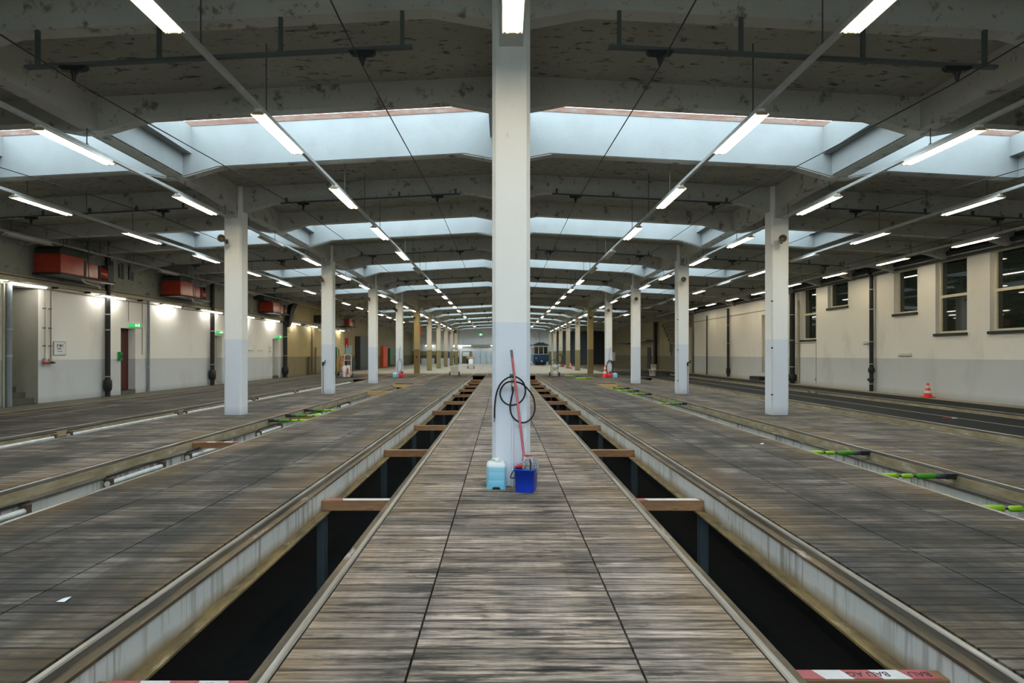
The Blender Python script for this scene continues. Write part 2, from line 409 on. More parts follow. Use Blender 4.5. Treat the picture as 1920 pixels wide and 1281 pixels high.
# ================================================================== ROOF AND SHELL
SKY_K = [-1, 0, 1, 2, 3, 5, 6, 7, 8, 9, 10]            # bays with a skylight (the fifth is closed)
def opening_y(k): mid = coly(k) + PITCH/2; return mid-1.1, mid+1.1
def open_x(n):                                         # opening of nave n along X
    xa, xb = NAVES[n]
    if n == 0: return -10.3, xb-.15
    if n == 3: return xa+.15, 10.45
    return xa+.15, xb-.15
def slab_piece(mb, x0, x1, y0, y1, t=.14):
    xs = [x0] + ([XC] if x0 < XC < x1 else []) + [x1]
    for a, b_ in zip(xs, xs[1:]):
        mb.prism([(a, slab(a)), (b_, slab(b_)), (b_, slab(b_)+t), (a, slab(a)+t)], 'y', y0, y1)
def haunch_poly(n, f, top):
    xa, xb = NAVES[n]
    x0 = xa if n == 0 else xa+.02; x1 = xb if n == 3 else xb-.02
    i0 = xa+.03 if n == 0 else xa+.215; i1 = xb-.03 if n == 3 else xb-.215
    return [(x0, f(x0)-.17), (i0, f(i0)-.17), (i0+.72, f(i0+.72)), (i1-.72, f(i1-.72)), (i1, f(i1)-.17), (x1, f(x1)-.17), (x1, slab(x1)+top), (x0, slab(x0)+top)]
for k in range(-2, NB+1):
    ca, cb = coly(k), coly(k+1)
    y0 = max(YB, ca+.1); y1 = min(YF+.2, cb-.1)
    if y1 <= y0: continue
    mb = MB()
    if k in SKY_K:
        a, b_ = opening_y(k)
        slab_piece(mb, XL-.3, XR+.3, y0, a-.2); slab_piece(mb, XL-.3, XR+.3, b_+.2, y1)
        slab_piece(mb, XL-.3, -10.3 if k >= 0 else COLX[0]+.1, a-.2, b_+.2); slab_piece(mb, 10.45 if k >= 0 else COLX[2]-.1, XR+.3, a-.2, b_+.2)
    else: slab_piece(mb, XL-.3, XR+.3, y0, y1)
    st('ceiling', mb, M['soffit'])
    if k in SKY_K:
        a, b_ = opening_y(k)
        for n in range(4):
            xa, xb = NAVES[n]; ox0, ox1 = open_x(n)
            for (p, q) in ((a-.2, a), (b_, b_+.2)):      # the two beams along the opening
                st('ceiling_beam', MB().prism(haunch_poly(n, flat, .02), 'y', p, q), M['beam'])
            if k < 0 and n in (0, 3): continue
            zx = lambda x: slab(x) + .47         # upstand up to the glazing
            i0, i1 = ox0, ox1
            lo = [(i0, flat(i0)-.17 if n else flat(i0)), (i0+.72, flat(i0+.72)), (i1-.72, flat(i1-.72)), (i1, flat(i1)-.17 if n < 3 else flat(i1))]
            w = MB()
            w.prism([(p[0], p[1]+.012) for p in lo] + [(i1, zx(i1)), (i0, zx(i0))], 'y', b_-.02, b_+.0)
            w.prism([(p[0], p[1]+.012) for p in lo] + [(i1, zx(i1)), (i0, zx(i0))], 'y', a, a+.02)
            for x, sg, end in ((i0, 1, n == 0), (i1, -1, n == 3)):
                zb = lmid(x)+.012 if not end else flat(x)+.012
                x_ = x if not end else x
                w.box(min(x_, x_+sg*.02), max(x_, x_+sg*.02), a+.02, b_-.02, zb, zx(x))
                w.box(min(x_+sg*.02, x_+sg*.2), max(x_+sg*.02, x_+sg*.2), a+.02, b_-.02, zb+.43, zx(x)-.005)
            st('trim_skylight_well', w, M['well'])
            c = MB()
            for (p, q) in ((a-.1, a+.03), (b_-.03, b_+.1)): c.prism([(i0-.1, zx(i0-.1)+.002), (i1+.1, zx(i1+.1)+.002), (i1+.1, zx(i1+.1)+.11), (i0-.1, zx(i0-.1)+.11)], 'y', p, q)
            for (p, q) in ((i0-.1, i0+.03), (i1-.03, i1+.1)): c.box(p, q, a+.03, b_-.03, zx(p)+.03, zx(p)+.11)
            st('trim_skylight_curb', c, M['curb'])
            u = MB()                                    # outer upstand above the roof
            q = [(i0-.1, slab(i0-.1)+.03), (i1+.1, slab(i1+.1)+.03), (i1+.1, zx(i1+.1)), (i0-.1, zx(i0-.1))]
            u.prism(q, 'y', a-.2, a-.001); u.prism(q, 'y', b_+.001, b_+.2)
            u.box(i0-.1, i0, a, b_, slab(i0)-.1, zx(i0)-.01); u.box(i1, i1+.1, a, b_, slab(i1)-.1, zx(i1)-.01)
            st('roof_upstand', u, M['beam'])
for k in range(-1, NB+1):                                # beams across the column lines
    for n in range(4):
        y = coly(k)
        st('ceiling_beam', MB().prism(haunch_poly(n, cflat, .02), 'y', y-.10, y+.10), M['beam'])
for cx in COLX:                                          # beams along the column rows, haunched at the columns
    for k in range(-1, NB):
        y0, y1 = coly(k)+.19, coly(k+1)-.19
        zb = lmid(cx); zt = slab(cx)+.03
        zh = 4.84 + (.16 if cx == XC else 0)
        p = [(y0-.15, zh), (y0+.02, zh), (y0+.25, zh+.26*(zb-zh)/.3), (y0+.95, zb), (y1-.95, zb), (y1-.25, zh+.26*(zb-zh)/.3), (y1-.02, zh), (y1+.15, zh), (y1+.15, zt), (y0-.15, zt)]
        st('ceiling_beam', MB().prism(p, 'x', cx-.135, cx+.135), M['beam'])
# columns
def col_poly(w, d, c): return [(-w+c,-d),(w-c,-d),(w,-d+c),(w,d-c),(w-c,d),(-w+c,d),(-w,d-c),(-w,-d+c)]
for cx in COLX:
    for k in range(-1, NB):
        if k < 0 and cx == XC: continue
        mt = 'col_white' if k <= 4 else 'col_yellow' if k == 5 else 'col_tan'
        o = st('column', MB().prism(col_poly(.217, .20, .042), 'z', 0, slab(cx)+.02), M[mt])
        o.location = (cx, coly(k), 0)

# ------------------------------------------------------------------ walls
def wall_mb(xf, sgn, y0, y1, z0, z1, holes, th=.45):
    """wall with its inner face at xf, body on the side sgn; holes: (ya, yb, za, zb)"""
    holes = [(h[0], h[1], max(h[2], z0), min(h[3], z1)) for h in holes if h[3] > z0 and h[2] < z1]
    ys = sorted({y0, y1, *[v for h in holes for v in h[:2] if y0 < v < y1]})
    mb = MB(); x0, x1 = min(xf, xf+sgn*th), max(xf, xf+sgn*th)
    for a, b_ in zip(ys, ys[1:]):
        hs = sorted([h for h in holes if h[0] < b_ and h[1] > a], key=lambda h: h[2]); z = z0
        for h in hs:
            if h[2] > z: mb.box(x0, x1, a, b_, z, h[2])
            z = h[3]
        if z < z1: mb.box(x0, x1, a, b_, z, z1)
    return mb
def yl(px, X=14.1): return X*F/(942-px)
def yr(px, X=15.0): return X*F/(px-942)
ZTOPL, ZTOPR = 5.24, 5.2
LDOORS = [(yl(226.5), yl(226.5)+.83, .15, 2.47), (yl(399), yl(399)+.92, .02, 2.42), (yl(511), yl(511)+.9, .15, 2.45)]
STAIR = (16.25, 17.29, 0, 3.5)
SMALLW = [(yl(202.5), yl(212.5), 4.28, 4.88), (yl(221.5), yl(232.5), 4.28, 4.88), (yl(240), yl(251), 4.28, 4.88)]
holesL = [STAIR, *LDOORS, *SMALLW]
st('wall_left', wall_mb(XL, -1, YB, 36.5, -2.1, 3.64, holesL), M['wall_white'])
st('wall_left_upper', wall_mb(XL, -1, YB, 36.5, 3.64, ZTOPL, holesL), M['wall_upper'])
st('wall_left_yellowed', wall_mb(XL, -1, 36.5, 50.5, -2.1, ZTOPL, []), M['wall_yellow'])
st('wall_left_far', wall_mb(XL, -1, 50.5, YF, -2.1, ZTOPL, []), M['wall_olive'])
RWIN = [  # y0, y1, z0, z1, mullion z
    (14.9, yr(1856), 2.20, 4.70, 3.46), (yr(1813), yr(1754), 2.20, 4.72, 3.47), (yr(1720), yr(1676), 3.02, 4.68, None),
    (yr(1590), yr(1552), 3.60, 4.74, None), (yr(1530), yr(1502), 2.20, 4.74, 3.46)]
RDOOR = (yr(1440), yr(1428), .42, 3.75)
holesR = [w[:4] for w in RWIN] + [RDOOR]
st('wall_right', wall_mb(XR, 1, YB, 44.6, -2.1, ZTOPR, holesR), M['wall_right'])
st('wall_right_far', wall_mb(XR, 1, 44.6, YF, -2.1, ZTOPR, []), M['wall_olive'])
st('wall_front_end', MB().box(XL-.4, XR+.4, YF, YF+.3, -.1, 6.2), M['wall_end'])
q = MB(); G0, G1, GZ = -3.0, 3.2, 4.7                 # open gate behind the camera
q.box(XL-.4, G0, YB-.3, YB, -2.1, 6.2); q.box(G1, XR+.4, YB-.3, YB, -2.1, 6.2); q.box(G0, G1, YB-.3, YB, GZ, 6.2); q.box(G0, G1, YB-.3, YB, -2.1, -.06)
st('wall_rear', q, M['wall_back'])
st('pavement_outside', MB().box(-30, 30, YB-40, YB-.3, -.2, -.06), M['kerb'])
st('wall_outer_roof_edge', MB().box(XL-.42, XL-.3, YB, YF, ZTOPL-.1, 5.5), M['wall_back'])
st('wall_outer_roof_edge', MB().box(XR+.3, XR+.42, YB, YF, ZTOPR-.1, 5.5), M['wall_back'])
# stairwell behind the opening in the left wall
s_ = MB(); s_.box(XL-3.5, XL-.45, STAIR[0]-.1, STAIR[0], -.1, 3.9); s_.box(XL-3.5, XL-.45, STAIR[1], STAIR[1]+.1, -.1, 3.9)
s_.box(XL-.45, XL-.004, STAIR[1]-.015, STAIR[1], -.05, 3.5); s_.box(XL-3.6, XL-3.5, STAIR[0]-.1, STAIR[1]+.1, -.1, 3.9); s_.box(XL-3.5, XL-.45, STAIR[0]-.1, STAIR[1]+.1, 3.5, 3.6)
st('wall_stairwell', s_, M['stair_side'])
s_ = MB()
for i in range(9): s_.box(XL-.10-.28*(i+1) if i < 8 else XL-3.48, XL-.10-.28*i, STAIR[0]+.02, STAIR[1]-.03, -.04, .17*(i+1))
o = s_.build('staircase', M['step']); tag(o, 'grey concrete stairs rising inside the tall opening in the left wall', 'stairs')
# recessed doors, left wall
for i, (d, mt) in enumerate(zip(LDOORS, ('reddoor', 'beige_door', 'beige_door'))):
    o = st('door_%d' % (i+1), MB().box(XL-.32, XL-.27, d[0], d[1], d[2], d[3]), M[mt])
    MB().box(XL-.27, XL-.22, d[0]+.06, d[0]+.18, 1.08, 1.11).build('door_handle', M['galv'], o)
    b_ = MB().box(XL-.46, XL-.44, d[0], d[1], d[2]-.15, d[3]); st('wall_door_recess', b_, M['wall_white'])
    if d[2] > .1:
        st('floor_step', MB().box(XL-.3, XL+.02, d[0], d[1]-.02, 0, d[2]), M['step'])
for i, w in enumerate(SMALLW):
    o = st('window_%d' % (i+1), MB().box(XL-.16, XL-.15, w[0]+.05, w[1]-.05, w[2]+.05, w[3]-.05), M['glass_blue'])
    f = MB()
    for (a, b_, c, e) in ((w[0], w[1], w[2], w[2]+.05), (w[0], w[1], w[3]-.05, w[3]), (w[0], w[0]+.05, w[2]+.05, w[3]-.05), (w[1]-.05, w[1], w[2]+.05, w[3]-.05)):
        f.box(XL-.2, XL-.12, a, b_, c, e)
    f.build('window_frame', M['wall_upper'], o)
# right wall windows
for i, (y0, y1, z0, z1, zm) in enumerate(RWIN):
    xg = XR+.20; t = .075
    o = st('window_%d' % (i+4), MB().box(xg, xg+.012, y0+t, y1-t, z0+t, z1-t), M['glass'])
    f = MB()
    for (a, b_, c, e) in ((y0, y1, z0, z0+t), (y0, y1, z1-t, z1), (y0, y0+t, z0+t, z1-t), (y1-t, y1, z0+t, z1-t)): f.box(xg-.05, xg+.04, a, b_, c, e)
    if zm: f.box(xg-.05, xg+.04, y0+t, y1-t, zm-.045, zm+.045)
    f.build('window_frame', M['win_frame'], o)
    st('wall_window_backing', MB().box(XR+.38, XR+.40, y0-.2, y1+.2, z0-.2, z1+.2), M['under'])
    st('window_sill', MB().box(XR-.07, XR+.15, y0-.03, y1+.03, z0-.09, z0), M['sill'])
o = st('door_4', MB().box(XR+.12, XR+.17, RDOOR[0], RDOOR[1], RDOOR[2], RDOOR[3]), M['beige_door'])
st('floor_step', MB().box(XR-.55, XR, RDOOR[0]-.1, RDOOR[1]+.35, 0, .22), M['sill'])
# ================================================================== FLOOR, PITS AND RAILS
ED = .565
def strip(x0, x1, mat, y0=YB, y1=40.0, seams=(), name='floor'):
    xs = [x0] + list(seams) + [x1]
    for i, (a, b_) in enumerate(zip(xs, xs[1:])):
        ga = .006 if i else 0; gb = .006 if i < len(xs)-2 else 0
        st(name, MB().box(a+ga, b_-gb, y0, y1, -.055, 0), M[mat])
T = TRACKS
strip(-12.75, T['L3']-ED, 'deck_wall')
strip(T['L3']+ED, T['L2']-ED, 'deck_col', seams=(-7.15, -6.15))
strip(T['L2']+ED, T['L1']-ED, 'deck_side_l', seams=(-3.74, -2.89))
strip(T['L1']+ED, T['R1']-ED, 'deck_mid', seams=(-.445, .661))
strip(T['R1']+ED, T['R2']-ED, 'deck_side_r', seams=(3.12, 4.04))
strip(T['R2']+ED, T['R3']-ED, 'deck_col', seams=(6.35, 7.35))
strip(T['R3']+ED, T['R4']-ED, 'asphalt', y1=50.0)
strip(T['R4']+ED, 14.3, 'asphalt', y1=50.0)
strip(14.3, XR+.45, 'kerb', y1=YF)
strip(XL-.45, -12.75, 'kerb_dark', y1=YF)
st('floor', MB().box(XL-3.5, XL-.45, STAIR[0], STAIR[1], -.1, -.05), M['step'])
o = MB().box(-12.80, -12.73, YB, 70, -.01, .004).build('painted_line', M['yellow_line'])
tag(o, 'worn yellow painted line along the walkway by the left wall', 'floor marking')
for t, ye in PIT_END.items():                            # floor closing each pit beyond its end
    if ye < 40: strip(T[t]-ED, T[t]+ED, 'deck_col' if t[1] != '1' else 'floor_band', y0=ye, y1=40.0)
    if t == 'R3': strip(T[t]-ED, T[t]+ED, 'asphalt', y0=40, y1=50)
st('floor', MB().box(-12.75, T['R3']-ED, 40.0, 43.6, -.055, 0), M['floor_band'])
st('floor', MB().box(-12.75, T['R3']-ED, 43.6, YF, -.055, 0), M['floor_far'])
st('floor', MB().box(T['R3']-ED, 14.3, 50.0, YF, -.055, 0), M['floor_band'])
st('floor', MB().box(T['R4']-ED, T['R4']+ED, 44.0, 50.0, -.055, 0), M['asphalt'])
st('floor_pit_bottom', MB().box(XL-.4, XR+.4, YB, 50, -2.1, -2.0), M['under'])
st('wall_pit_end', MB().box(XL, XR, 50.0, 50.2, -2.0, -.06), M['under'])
SIDE = {-1: 'left', 1: 'right'}
PHR = {'L1': 'pit left of the centre column', 'R1': 'pit right of the centre column', 'L2': 'pit beside the left-hand columns',
       'R2': 'pit beside the right-hand columns', 'L3': 'pit beyond the left-hand columns', 'R3': 'pit beyond the right-hand columns',
       'R4': 'shallow trench along the right wall'}
def girder(t, c, s, y1):
    g = thing('rail_girder', '%s rail girder of the %s' % (SIDE[s], PHR[t]), 'rail', (c+s*.5, 0, 0), 'rails along the inspection pits')
    X = lambda a, b_: (min(c+s*a, c+s*b_), max(c+s*a, c+s*b_))
    def hb(a, b_, z0, z1, mb=None): x0, x1 = X(a, b_); return (mb or MB()).box(x0, x1, YB, y1, z0, z1)
    hd = MB(); poly = [(c+s*.503, -.045), (c+s*.503, -.008), (c+s*.511, 0), (c+s*.541, 0), (c+s*.549, -.008), (c+s*.549, -.045)]
    hd.prism(poly, 'y', YB, y1); hd.build('rail_head', M['rail'], g, world=True)
    if t in ('L1', 'R1'):
        hb(.43, .562, -.066, -.045).build('top_flange', M['lip'], g, world=True)
        hb(.447, .460, -.30, -.066).build('web', M['web'], g, world=True)
        hb(.345, .56, -.318, -.30).build('bottom_flange', M['foot'], g, world=True)
    else:
        hb(.50, .562, -.05, -.045).build('rail_foot', M['lip'], g, world=True)
        hb(.485, .555, -.155, -.05).build('side_beam', M['yweb'], g, world=True)
        hb(.37, .56, -.18, -.155).build('ledge', M['ledge'], g, world=True)
        hb(.41, .55, -1.0, -.18).build('pit_wall', M['pitwall'], g, world=True)
for t, c in T.items():
    for s in (-1, 1): girder(t, c, s, PIT_END[t])
# embedded rails in the closed floor
def flat_rail(x, y0, y1, lab): tag(MB().box(x-.025, x+.025, y0, y1, -.02, .003).build('floor_rail', M['rail']), lab, 'rail', 'rails set flush in the floor')
for s in (-1, 1):
    flat_rail(-11.72+s*.5, YB, 70, 'flush %s rail in the dark boards along the left wall' % SIDE[s])
    for t in ('L1', 'R1', 'L2', 'R2', 'L3'):
        flat_rail(T[t]+s*.525, max(PIT_END[t], 34)+.02, YF-3 if t in ('L1','R1') else YF-6, '%s flush rail beyond the end of the %s' % (SIDE[s], PHR[t]))
tag(MB().box(10.63, 10.67, YB, 50, -.02, .004).build('floor_seam_strip', M['galv']), 'thin pale strip running along the black asphalt lane on the right', 'floor strip')
# timbers across the pits
def crossbeam(t, y, z0=-.30, allwhite=False, z1=-.18, half=.445, mat='timber', tape=True, lab='', text=None):
    c = T[t]; g = thing('pit_crossbeam', lab, 'timber beam', (c, y, z0), 'timbers laid across the pits')
    MB().box(-half, half, -.045, .045, 0, z1-z0).build('beam_body', M[mat], g, bevel=.006)
    if tape:
        x = -half+.10; i = 0; a = None
        while x < half-.06:
            q = MB().prism([(x, -.042), (min(x+.15, half-.02), -.042), (min(x+.12, half-.02), .042), (x-.03, .042)], 'z', z1-z0, z1-z0+.0025)
            if allwhite and i: o = q.build('white_tape', M['tape_white'], g); x += .15; i += 1; continue
            o = q.build('white_tape' if i % 2 else 'red_tape', M['tape_white' if i % 2 else 'tape_red'], g); x += .15; i += 1
            if i == 4: a = o
        if text:
            for xx, s_ in text:
                cu = bpy.data.curves.new('lettering', 'FONT'); cu.body = s_; cu.size = .062; cu.align_x = 'CENTER'; cu.extrude = .0004
                cu.materials.append(M['ink']); tmp = bpy.data.objects.new('lettering', cu); C.objects.link(tmp); me = bpy.data.meshes.new_from_object(tmp.evaluated_get(bpy.context.evaluated_depsgraph_get())); bpy.data.objects.remove(tmp)
                o = bpy.data.objects.new('lettering', me); C.objects.link(o); o.parent = a
                o.location = (xx, .022, z1-z0+.0032); o.rotation_euler = (0, 0, PI)
    return g
ys = [2.88] + [6.57+3.42*i for i in range(10)]
for t in ('L1', 'R1'):
    for i, y in enumerate(ys):
        crossbeam(t, y if not (t == 'R1' and i == 0) else 2.98, tape=i < 2, allwhite=i == 1, lab='brown timber across the %s, %s from the front' % (PHR[t], ORD[i]),
                  text=[(.05, 'BAU AG'), (.32, 'BAU')] if i == 0 else None)
for t, y, m_ in (('L2', 10.05, 'timber'), ('L2', 14.6, 'timber'), ('L2', 23.0, 'timber_pale'), ('L2', 28.3, 'timber_pale'), ('R2', 28.6, 'timber_pale')):
    pale = m_ != 'timber'
    crossbeam(t, y, z0=-.16, z1=-.055 if not pale else -.01, half=.48, mat=m_, tape=not pale,
              lab='%s timber across the %s, %s from the front' % ('pale orange' if pale else 'brown', PHR[t], 'first second third fourth'.split()[[10.05, 14.6, 23.0, 28.3].index(y)] if t == 'L2' else 'the only one'))
# posts under the girders
for t in ('L1', 'R1'):
    for s in (-1, 1):
        for i in range(8):
            y = 6.57+3.42*i
            q = MB(); x = T[t]+s*.45
            q.box(x-.045, x+.045, y-.055, y-.045, -2.0, -.318); q.box(x-.045, x+.045, y+.045, y+.055, -2.0, -.318); q.box(x-.008, x+.008, y-.045, y+.045, -2.0, -.318)
            tag(q.build('pit_post', M['post']), 'blue-grey post, %s side of %s, %s from front' % (SIDE[s], PHR[t], ORD[i]), 'post', 'posts under the pit girders')
# white service pipes with brackets in the side pits
def service_pipe(t, s, segs, lab, r=.035, z=-.24):
    for i, (a, b_) in enumerate(segs):
        x = T[t]+s*.35
        g = thing('service_pipe', lab + ', %s length from front' % ORD[i], 'pipe', (x, a, z), 'white pipes in the side pits')
        MB().cyl((x, a, z), (x, b_, z), r, 10).build('pipe_run', M['pipe_white'], g, world=True)
        for yy in (a+.05, b_-.05): MB().box(x-.045, x+.045, yy-.03, yy+.03, z-.07, z+.07).build('bracket', M['lip'], g, world=True)
        MB().tube([(x-.0, a, z+.10), (x, (a+b_)/2, z+.12), (x, b_, z+.10)], .012, 6).build('cable', M['blackiron'], g, world=True)
service_pipe('L2', -1, [(5.1, 6.4), (7.65, 8.95), (9.6, 10.9), (12.4, 13.7), (15.4, 16.7), (18.5, 19.8)], 'white tube in the pit beside the left-hand columns', z=-.25)
service_pipe('L3', -1, [(8.0, 11.2), (11.5, 15.4), (15.7, 20.0), (20.3, 24.0), (24.3, 33.0)], 'white tube in the pit beyond the left-hand columns', z=-.14)
service_pipe('R4', -1, [(10, 22), (22.4, 32), (32.4, 43.5)], 'white pipe along the trench by the right wall', z=-.05, r=.03)
# ================================================================== LAMPS AND OVERHEAD LINES
ZT = 4.80
ROWN = {-4: 'row along the left wall', -3: 'second row in from the left wall', -2: 'row over the left-hand columns', -1: 'row just left of the centre column',
        0: 'row over the centre column', 1: 'row just right of the centre column', 2: 'row over the right-hand columns', 3: 'second row in from the right wall', 4: 'row along the right wall'}
def make_fixture(lit):
    g = thing('fluorescent_light', 'x', 'ceiling light', (0, 0, ZT-.02))
    p = [(-.035, 0), (-.035, -.03), (-.105, -.072), (-.10, -.078), (-.03, -.04), (.03, -.04), (.10, -.078), (.105, -.072), (.035, -.03), (.035, 0)]
    MB().prism(p, 'y', 0, 1.52).build('reflector', M['reflector'], g)
    for sx in (-.05, .05):
        tb = MB().cyl((sx, .03, -.068), (sx, 1.49, -.068), .019, 10).build('tube', M['tube'] if lit else M['tube_off'], g)
    for y in (.0, 1.49): MB().box(-.075, .075, y, y+.03, -.082, -.04).build('lamp_holder', M['endcap'], g, bevel=.006)
    return g
proto = {True: make_fixture(True), False: make_fixture(False)}
used = {True: False, False: False}
cnt = {}
def light(r, y, lit=True):
    x = XC + 3.365*r
    cnt[r] = cnt.get(r, 0)+1
    lab = '%s twin-tube light in the %s, %s from the front' % ('lit' if lit else 'unlit', ROWN[r], ORD[cnt[r]-1])
    if not used[lit]:
        used[lit] = True; g = proto[lit]; g.location = (x, y, ZT-.02); g['label'] = lab; g['group'] = 'twin-tube lights hung in rows'
    else: dup(proto[lit], (x, y, ZT-.02), lab, 'twin-tube lights hung in rows')
off = {(-1, 5), (1, 4), (1, 5), (-2, 4), (3, 3), (3, 5), (3, 8), (3, 9), (-1, 12), (1, 12)} | {(r_, i_) for r_ in (-1, 1) for i_ in (14, 16, 17, 19, 20)}
for r in (-1, 1):
    for i in range(21): light(r, 4.17+3.42*i, (r, i) not in off)
for r in (-2, 2):
    for i in range(20):
        y = (8.12 if i % 2 == 0 else 11.58) + PITCH*(i//2)
        light(r, y, (r, i) not in {(-2, 2), (2, 9)})
light(0, 4.17)
for r in (-3, 3):
    for i in range(15):
        if i < 1: continue
        light(r, 8.2+3.43*i, (r, i) not in off and not (r == 3 and i in (10, 12, 13, 14)))
for i in range(8): light(4, 15.6+3.44*i)
for i in range(3): light(-4, 15.3+6.9*i, False)
def trunking(r, y0, y1, i):
    x = XC + 3.365*r
    g = thing('light_trunking', 'grey rail carrying the %s%s' % (ROWN[r], '' if i is None else ', bay %s' % ORD[i]), 'light rail', (x, y0, ZT), 'rails carrying the rows of lights')
    MB().box(x-.03, x+.03, y0, y1, ZT-.02, ZT+.035).build('trunking_channel', M['trunk'], g, world=True)
    y = y0+.35; n = 0
    while y < y1-.1 and n < 40:
        k = math.floor((y-COL0)/PITCH); a, b_ = opening_y(k)
        inwell = k in SKY_K and a-.05 < y < b_+.05 and -10.3 < x < 10.45
        z = slab(x) if not inwell else slab(x)
        if inwell: y += .55; continue
        if any(abs(y-coly(kk)) < .14 for kk in (k, k+1)): z = cflat(x)
        h = MB(); h.cyl((x, y, ZT+.03), (x, y, z+.01), .008 if y < 30 else .006, 6); h.box(x-.02, x+.02, y-.012, y+.012, ZT+.035, ZT+.06)
        h.build('hanger', M['chain'], g, world=True); n += 1; y += 1.71
for r in (-1, 1): trunking(r, 3.0, 74.0, None)
trunking(3, 6.0, 56.0, None); trunking(-3, 6.0, 58.0, None)
trunking(4, 10.0, 50.0, None); trunking(-4, 10.0, 42.0, None)
for r in (-2, 2):
    for k in range(0, 9): trunking(r, coly(k)+.35, coly(k+1)-.35, k)
trunking(0, 2.5, 5.9, None)
# wall-mounted lamps under the cable tray on the left wall
g0 = thing('wall_light', 'x', 'wall light', (XL+.30, 16.0, 3.50), 'tube lights under the cable tray on the left wall')
MB().box(-.05, .05, 0, 1.28, .02, .06).build('lamp_body', M['reflector'], g0)
MB().cyl((0, .03, -.002), (0, 1.25, -.002), .022, 10).build('tube', M['tube_wall'], g0)
MB().box(-.28, -.05, .1, .13, .02, .05).build('wall_bracket', M['conduit'], g0)
MB().box(-.28, -.05, 1.15, 1.18, .02, .05).build('wall_bracket', M['conduit'], g0)
for i in range(10):
    lab = 'tube light under the cable tray on the left wall, %s from the front' % ORD[i]
    y = 15.95+3.6*i
    if i == 0: g0.location.y = y; g0['label'] = lab
    else: dup(g0, (XL+.30, y, 3.50), lab)
# dark bars hung across the naves, carrying the overhead wires
def hung_bar(x0, x1, y, k, lab):
    zf = lambda x: (4.98+.05 if k == 0 else 5.46) - .053*abs(x-XC) + .06
    g = thing('hanging_bar', lab, 'bar', ((x0+x1)/2, y, zf((x0+x1)/2)), 'bars hung across the hall for the overhead wires')
    MB().prism([(x0, zf(x0)-.035), (x1, zf(x1)-.035), (x1, zf(x1)+.0), (x0, zf(x0)+.0)], 'y', y-.03, y+.03).build('bar_rail', M['bar'], g, world=True)
    n = max(3, int(round((x1-x0)/1.05)))
    for i in range(n):
        x = x0+.12+(x1-x0-.24)*i/(n-1)
        MB().box(x-.022, x+.022, y+.0, y+.035, zf(x), (cflat(x)+.10) if k else 5.50-.053*abs(x-XC)).build('strut', M['bar'], g, world=True)
    return zf
WIREX = {'L4': -11.6, 'L3': -8.35, 'L2': -4.9, 'L1': -1.60, 'R1': 1.80, 'R2': 5.2, 'R3': 8.7, 'R4': 12.2}
WPH = {'L4': 'lane along the left wall', 'R4': 'trench along the right wall', **{t: PHR[t] for t in ('L1','L2','L3','R1','R2','R3')}}
NAVN = ('outer left aisle', 'aisle left of the centre column', 'aisle right of the centre column', 'outer right aisle')
BX = ((-12.6, -7.75), (-5.45, -1.03), (1.22, 5.65), (7.95, 12.9))
NW = (('L4', 'L3'), ('L2', 'L1'), ('R1', 'R2'), ('R3', 'R4'))
for k in range(0, 10):
    y = coly(k)-.16
    for n in range(4):
        zf = hung_bar(BX[n][0], BX[n][1], y, k, 'dark bar hung across the %s, %s from the front' % (NAVN[n], ORD[k]))
        if k > 8: continue
        for t in NW[n]:
            x = WIREX[t]; z = zf(x)-.035
            g = thing('wire_insulator', 'black insulator on the %s bar above the %s' % (ORD[k], WPH[t]), 'insulator', (x, y, z), 'insulators under the hung bars')
            MB().prism([(-.15,-.025),(.15,-.025),(.12,-.05),(.05,-.055),(-.05,-.055),(-.12,-.05)], 'y', -.03, .03).build('clamp_plate', M['blackiron'], g)
            MB().box(-.15, .15, -.035, .035, -.025, 0).build('mount_bar', M['blackiron'], g)
            MB().lathe([(.035,-.055),(.04,-.075),(.028,-.10),(.018,-.15),(.012,-.17)], n=12).build('insulator_cone', M['blackiron'], g)
for t, x in WIREX.items():
    pts = []
    for k in range(-1, 10):
        y = coly(k)-.16 if k >= 0 else 0.5
        zz = (4.98+.11 if k <= 0 else 5.52) - .053*abs(x-XC) - .035 - .172
        pts.append((x, y, zz))
    tag(MB().tube(pts, .0085, 6).build('overhead_wire', M['wire']), 'thin black overhead wire above the %s' % WPH[t], 'wire', 'overhead wires')
# horn loudspeakers on the columns
hs = thing('horn_loudspeaker', 'x', 'loudspeaker', (0, 0, 0), 'horn loudspeakers on the columns'); hs.scale = (.75, .75, .75)
MB().box(-.04, .04, -.02, .0, -.07, .07).build('wall_plate', M['horn'], hs)
MB().tube([(0, -.02, 0), (0, -.08, .02), (-.03, -.14, .02)], .014, 6).build('bracket', M['horn'], hs)
a_ = MB().lathe([(.0,.02),(.055,.015),(.06,-.02),(.06,-.10),(.045,-.13),(.05,-.15),(.085,-.24),(.12,-.30),(.125,-.305),(.112,-.295),(.07,-.22),(.03,-.16)], c=(-.04,-.10,.03), n=20, axis='y').build('horn', M['horn'], hs)
MB().lathe([(.0,-.20),(.022,-.21),(.026,-.25),(.015,-.275),(.0,-.28)], c=(-.04,-.10,.03), n=12, axis='y').build('horn_throat', M['pale'], hs)
first = True
for k in range(1, 10):
    for cx, nm in ((COLX[0], 'left'), (COLX[2], 'right')):
        x = cx + (-.13 if cx < 0 else .02); lab = 'brown horn loudspeaker on the %s column of the %s row' % (ORD[k-1], nm)
        rz = .12 if cx < 0 else -.25
        if first: first = False; hs.location = (x, coly(k)-.20, 4.26); hs.rotation_euler = (0, 0, rz); hs['label'] = lab
        else: dup(hs, (x, coly(k)-.20, 4.26), lab, rz=rz)

